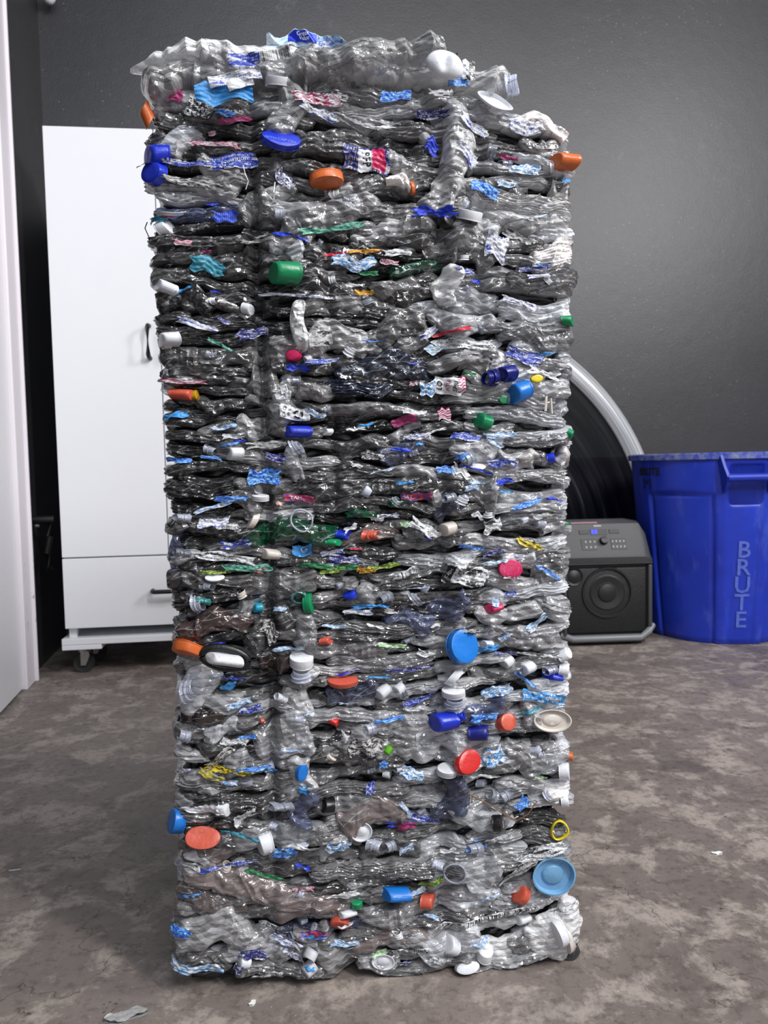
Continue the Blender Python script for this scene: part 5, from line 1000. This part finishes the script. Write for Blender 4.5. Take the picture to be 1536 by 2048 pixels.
# ---- loose things on the top of the bale (each its own thing)
def at_bale(x, y, z): return Vector(bo*np.array([1, 1, 0]))+Vector(BX*x)+Vector(BN*y)+Vector((0, 0, z))
def loose(name, px, py, w_, h_, mt, ang, seed, y0, Dp, label_, cat, style='bulge', neck=0, dent=1.0, part=False):
    X0, Z0 = bl(px, py, y0); k = S0*(1+y0/0.95)
    v, f = crushed(0, 0, w_*k, h_*k, seed, style, R_(ang), 0.0, Dp, free=True, neck=neck, dent=dent)
    o = sharpen(mesh_np(name, v, f, MF[mt]))
    if part: o.parent = bale; o.location = (X0, y0, Z0); return o
    o.location = at_bale(X0, y0, Z0); o.rotation_euler = (0, 0, byaw); tag(o, label_, cat); return o
def loose_label(parent, px, py, w_, h_, ang, mk, y0, text=None, tsize=0.5, tmat=None, trot=0, tpos=(0.5, 0.5), torn=0.2, name='paper_label', px0=None):
    """label lying on a loose thing; coordinates relative to its origin"""
    rg = np.random.RandomState(int(px+py)); nx = int(np.clip(w_/2.4, 8, 50)); ny = int(np.clip(h_/2.2, 5, 24)); a = np.linspace(0, 1, nx)[:, None]; b = np.linspace(0, 1, ny)[None, :]
    k = S0*(1+y0/0.95); W = w_*k; Hh = h_*k; X0, Z0 = bl(px, py, y0); p = parent.location; rel = Vector((X0, y0, Z0))-p if parent.parent == bale else (Matrix.Rotation(-byaw, 3, 'Z') @ (at_bale(X0, y0, Z0)-p))
    top = 1-torn*0.4*np.abs(np.sin(a*5+rg.rand()*6)); bot = torn*0.4*np.abs(np.sin(a*4+rg.rand()*6)); bb = bot+(top-bot)*b; c, s = math.cos(R_(ang)), math.sin(R_(ang))
    lx = (a-0.5)*W+0*bb; lz = (bb-0.5)*Hh
    P = np.stack([rel.x+lx*c-lz*s, rel.y-0.002*np.sin(a*w_/10+b*2)-0.0015*tri(b*h_/14+a*2)+0*lx, rel.z+lx*s+lz*c], -1)
    i = np.arange(nx-1)[:, None]; j = np.arange(ny-1)[None, :]; f = np.stack([i*ny+j, (i+1)*ny+j, (i+1)*ny+j+1, i*ny+j+1], -1).reshape(-1, 4); uv = np.stack([a+0*b, b+0*a], -1).reshape(-1, 2)
    v = P.reshape(-1, 3); ce = v.mean(0); o = mesh_np(name, v-ce, f, ML[mk], parent, loc=tuple(ce), uv=uv)
    if text: 
        for tx in text: put_text(o, P, ce, W, Hh, tx[0], tx[1], tx[2], tx[3], tx[4], 0.01)
    return o
a1 = loose('crushed_bottle', 440, 132, 330, 46, 'ct', 6, 5, 0.025, 0.05, 'long flattened clear bottle with blue label, pointing left on top of the bale', 'bottle', neck=-1, dent=0.8)
loose_label(a1, 488, 120, 60, 28, 6, 'bw', -0.034); loose_label(a1, 551, 107, 56, 28, 12, 'bar', -0.036, [('35828', 0.28, TK, 84, (0.9, 0.5))])
a2 = loose('crushed_jug', 735, 142, 300, 70, 'ct', 1, 8, 0.02, 0.06, 'large crumpled clear jug lying along the middle top of the bale', 'jug', dent=1.1)
a3 = loose('crushed_bottle', 560, 165, 420, 60, 'cl', 3, 9, 0.03, 0.05, 'flat clear bottle pressed under the long one on the top of the bale', 'bottle', dent=0.9, part=True)
a4 = loose('crushed_bottle', 400, 165, 210, 62, 'ct', 10, 14, 0.02, 0.045, 'clear crumpled bottle with sky blue label at the left top of the bale', 'bottle', dent=0.9, part=True)
loose_label(a4, 448, 186, 108, 52, 4, 's', -0.030, torn=0.7); loose_label(a4, 470, 155, 100, 24, 14, 'wb', -0.032); loose_label(a4, 480, 165, 50, 24, 20, 'w', -0.034)
a5 = loose('crushed_bottle', 800, 170, 260, 50, 'ct', -4, 21, 0.03, 0.05, 'flattened clear bottle under the big jug, right of the middle top', 'bottle', dent=0.9, part=True)
a6 = loose('crushed_bottle', 955, 178, 130, 62, 'ct', -6, 23, 0.03, 0.045, 'crumpled clear bottle whose open neck points right at the top of the bale', 'bottle', dent=1.0)
loose_label(a6, 937, 142, 26, 42, -2, 'wk', -0.03, [('BULVXD', 0.2, TK, 80, (0.6, 0.5))]); loose_label(a6, 915, 163, 40, 22, 4, 'bs', -0.03)
def loose_bit(parent, px, py, w_, h_, kind, col, ax, rot, y0, crush=0.1, name=None):
    o = bit(px, py, w_, h_, kind, col, ax, rot, crush=crush, free=y0, name=name, parent=None)
    Xa, Za = bl(px, py, y0); wp = at_bale(Xa, y0, Za)
    if parent is None: o.parent = None; o.location = wp; o.rotation_euler = (0, 0, byaw)
    else: o.parent = parent; o.location = Matrix.Rotation(-byaw, 3, 'Z') @ (wp-parent.location)
    return o
loose_bit(a6, 1022, 172, 36, 48, 'neck', 'clear', 'r', 4, 0.0)
a7 = loose_bit(None, 897, 138, 66, 100, 'slab', 'white', 'f', 6, -0.026, 0.10, 'milk_jug'); tag(a7, 'smooth folded white jug at the right end of the clear jug', 'jug')
x_ = loose_bit(a7, 890, 130, 72, 50, 'blob', 'white', 'f', -16, -0.043, 0.12, 'folded_handle')
for (mx_, my_, mr_) in ((878, 102, -4), (896, 104, 0), (914, 108, 20)): loose_bit(a7, mx_, my_, 3, 12, 'blob', 'black', 'f', -mr_, -0.036, 0.0, 'black_mark')
a8 = bit(985, 212, 76, 38, 'tub', 'white', 'fu', -24, out=0.5, free=-0.012, name='white_lid', lab='translucent white oval lid')
tp = [(533, 72), (538, 71), (548, 77), (560, 78), (574, 66), (590, 57), (602, 63), (625, 68), (650, 70), (672, 74), (692, 86)]
yw = 0.02; nx = 60; ny = 12; P = np.zeros((nx, ny, 3)); rg = np.random.RandomState(4)
for i in range(nx):
    x = 533+160*i/(nx-1); y1 = np.interp(x, [q[0] for q in tp], [q[1] for q in tp]); y2 = 96+6*math.sin(x/14)
    for j in range(ny):
        X_, Z_ = bl(x-(6 if j == 0 else 0), y2+(y1-y2)*j/(ny-1), yw); P[i, j] = (X_, yw-0.004*math.sin(x/11+j*0.25)-0.003*tri(x/23+j*0.1), Z_)
ce = P.reshape(-1, 3).mean(0); Q1 = P.reshape(-1, 3)-ce; Q2 = Q1+np.array([0, 0.0006, 0]); i = np.arange(nx-1)[:, None]; j = np.arange(ny-1)[None, :]
f = np.stack([i*ny+j, (i+1)*ny+j, (i+1)*ny+j+1, i*ny+j+1], -1).reshape(-1, 4); uv = np.stack(np.meshgrid(np.linspace(0, 1, nx), np.linspace(0, 1, ny), indexing='ij'), -1).reshape(-1, 2)
a9 = mesh_np('film_wrapper', np.concatenate([Q1, Q2]), np.concatenate([f, f[:, ::-1]+nx*ny]), ML['blt'], uv=np.concatenate([uv, uv])); wl = at_bale(ce[0], ce[1], ce[2]); a9.location = wl; a9.rotation_euler = (0, 0, byaw)
tag(a9, 'light blue printed water wrapper sticking up at the very top of the bale', 'wrapper')
lW = 160*S0; lH = 30*S0
patch(P, 0.28, 0.62, MS['blue'], 'blue_emblem', a9, ce, 0.35, 0.9, 0.001)
PP = P+np.array([0, -0.0012, 0])
put_text(a9, PP, ce, lW, lH, 'Great', 0.34, TW, 3, (0.45, 0.72), 0.01); put_text(a9, PP, ce, lW, lH, 'Value', 0.30, TW, 3, (0.47, 0.48), 0.01)
put_text(a9, PP, ce, lW, lH, 'Purified', 0.34, TB, 10, (0.74, 0.70)); put_text(a9, PP, ce, lW, lH, 'Drinking', 0.46, TB, 8, (0.80, 0.36), 0.012)
bit(294, 230, 26, 54, 'tall', 'orange', 'ul', 4, crush=0.15, free=0.0, lab='folded orange cap at the upper left corner')
a11 = loose('crushed_bottle', 320, 190, 60, 56, 'cw', -30, 41, 0.03, 0.03, 'small torn clear scrap of bottle hanging out above the orange cap', 'bottle', dent=1.0, part=True)

# ---- moulded writing on caps
from mathutils.bvhtree import BVHTree
def emboss(o, chars, size, mat, nm='moulded_letters'):
    """chars: (text, dx px, dz px, angle deg) laid onto the cap's own surface"""
    me = o.data; bv = BVHTree.FromPolygons([v.co[:] for v in me.vertices], [tuple(p.vertices) for p in me.polygons]); V = []; Fc = []
    for s, dx, dz, an in chars:
        tv, tf = text_verts(s, size*S0, 0.02*size*S0); c, q = math.cos(R_(an)), math.sin(R_(an)); b = len(V); ok = True; vs = []
        for x, y, _ in tv:
            X = dx*S0+x*c-y*q; Z = dz*S0+x*q+y*c; h = bv.ray_cast(Vector((X, -1, Z)), Vector((0, 1, 0)))
            if h[0] is None: ok = False; break
            vs.append((X, h[0].y-0.0004, Z))
        if ok: V += vs; Fc += [tuple(b+i for i in f) for f in tf]
    if V: mesh_np(nm, V, Fc, mat, o, smooth=False)
M_pb = plain('pale_moulding_blue', srgb(96, 116, 226), 0.4, bump=0); M_pp = plain('pale_moulding_pink', srgb(232, 96, 140), 0.4, bump=0)
emboss(BO[(562, 290)], [('WITH CAP ON', -2, -2, -8)], 9, M_pb)
ch = []
for i, s in enumerate('RECYCLE BOTTLE '):
    t_ = math.radians(200-i*24); ch.append((s, 15*math.cos(t_), 11*math.sin(t_), math.degrees(t_)-90))
emboss(BO[(1018, 1136)], ch+[('*', 0, 0, 0)], 6, M_pp)
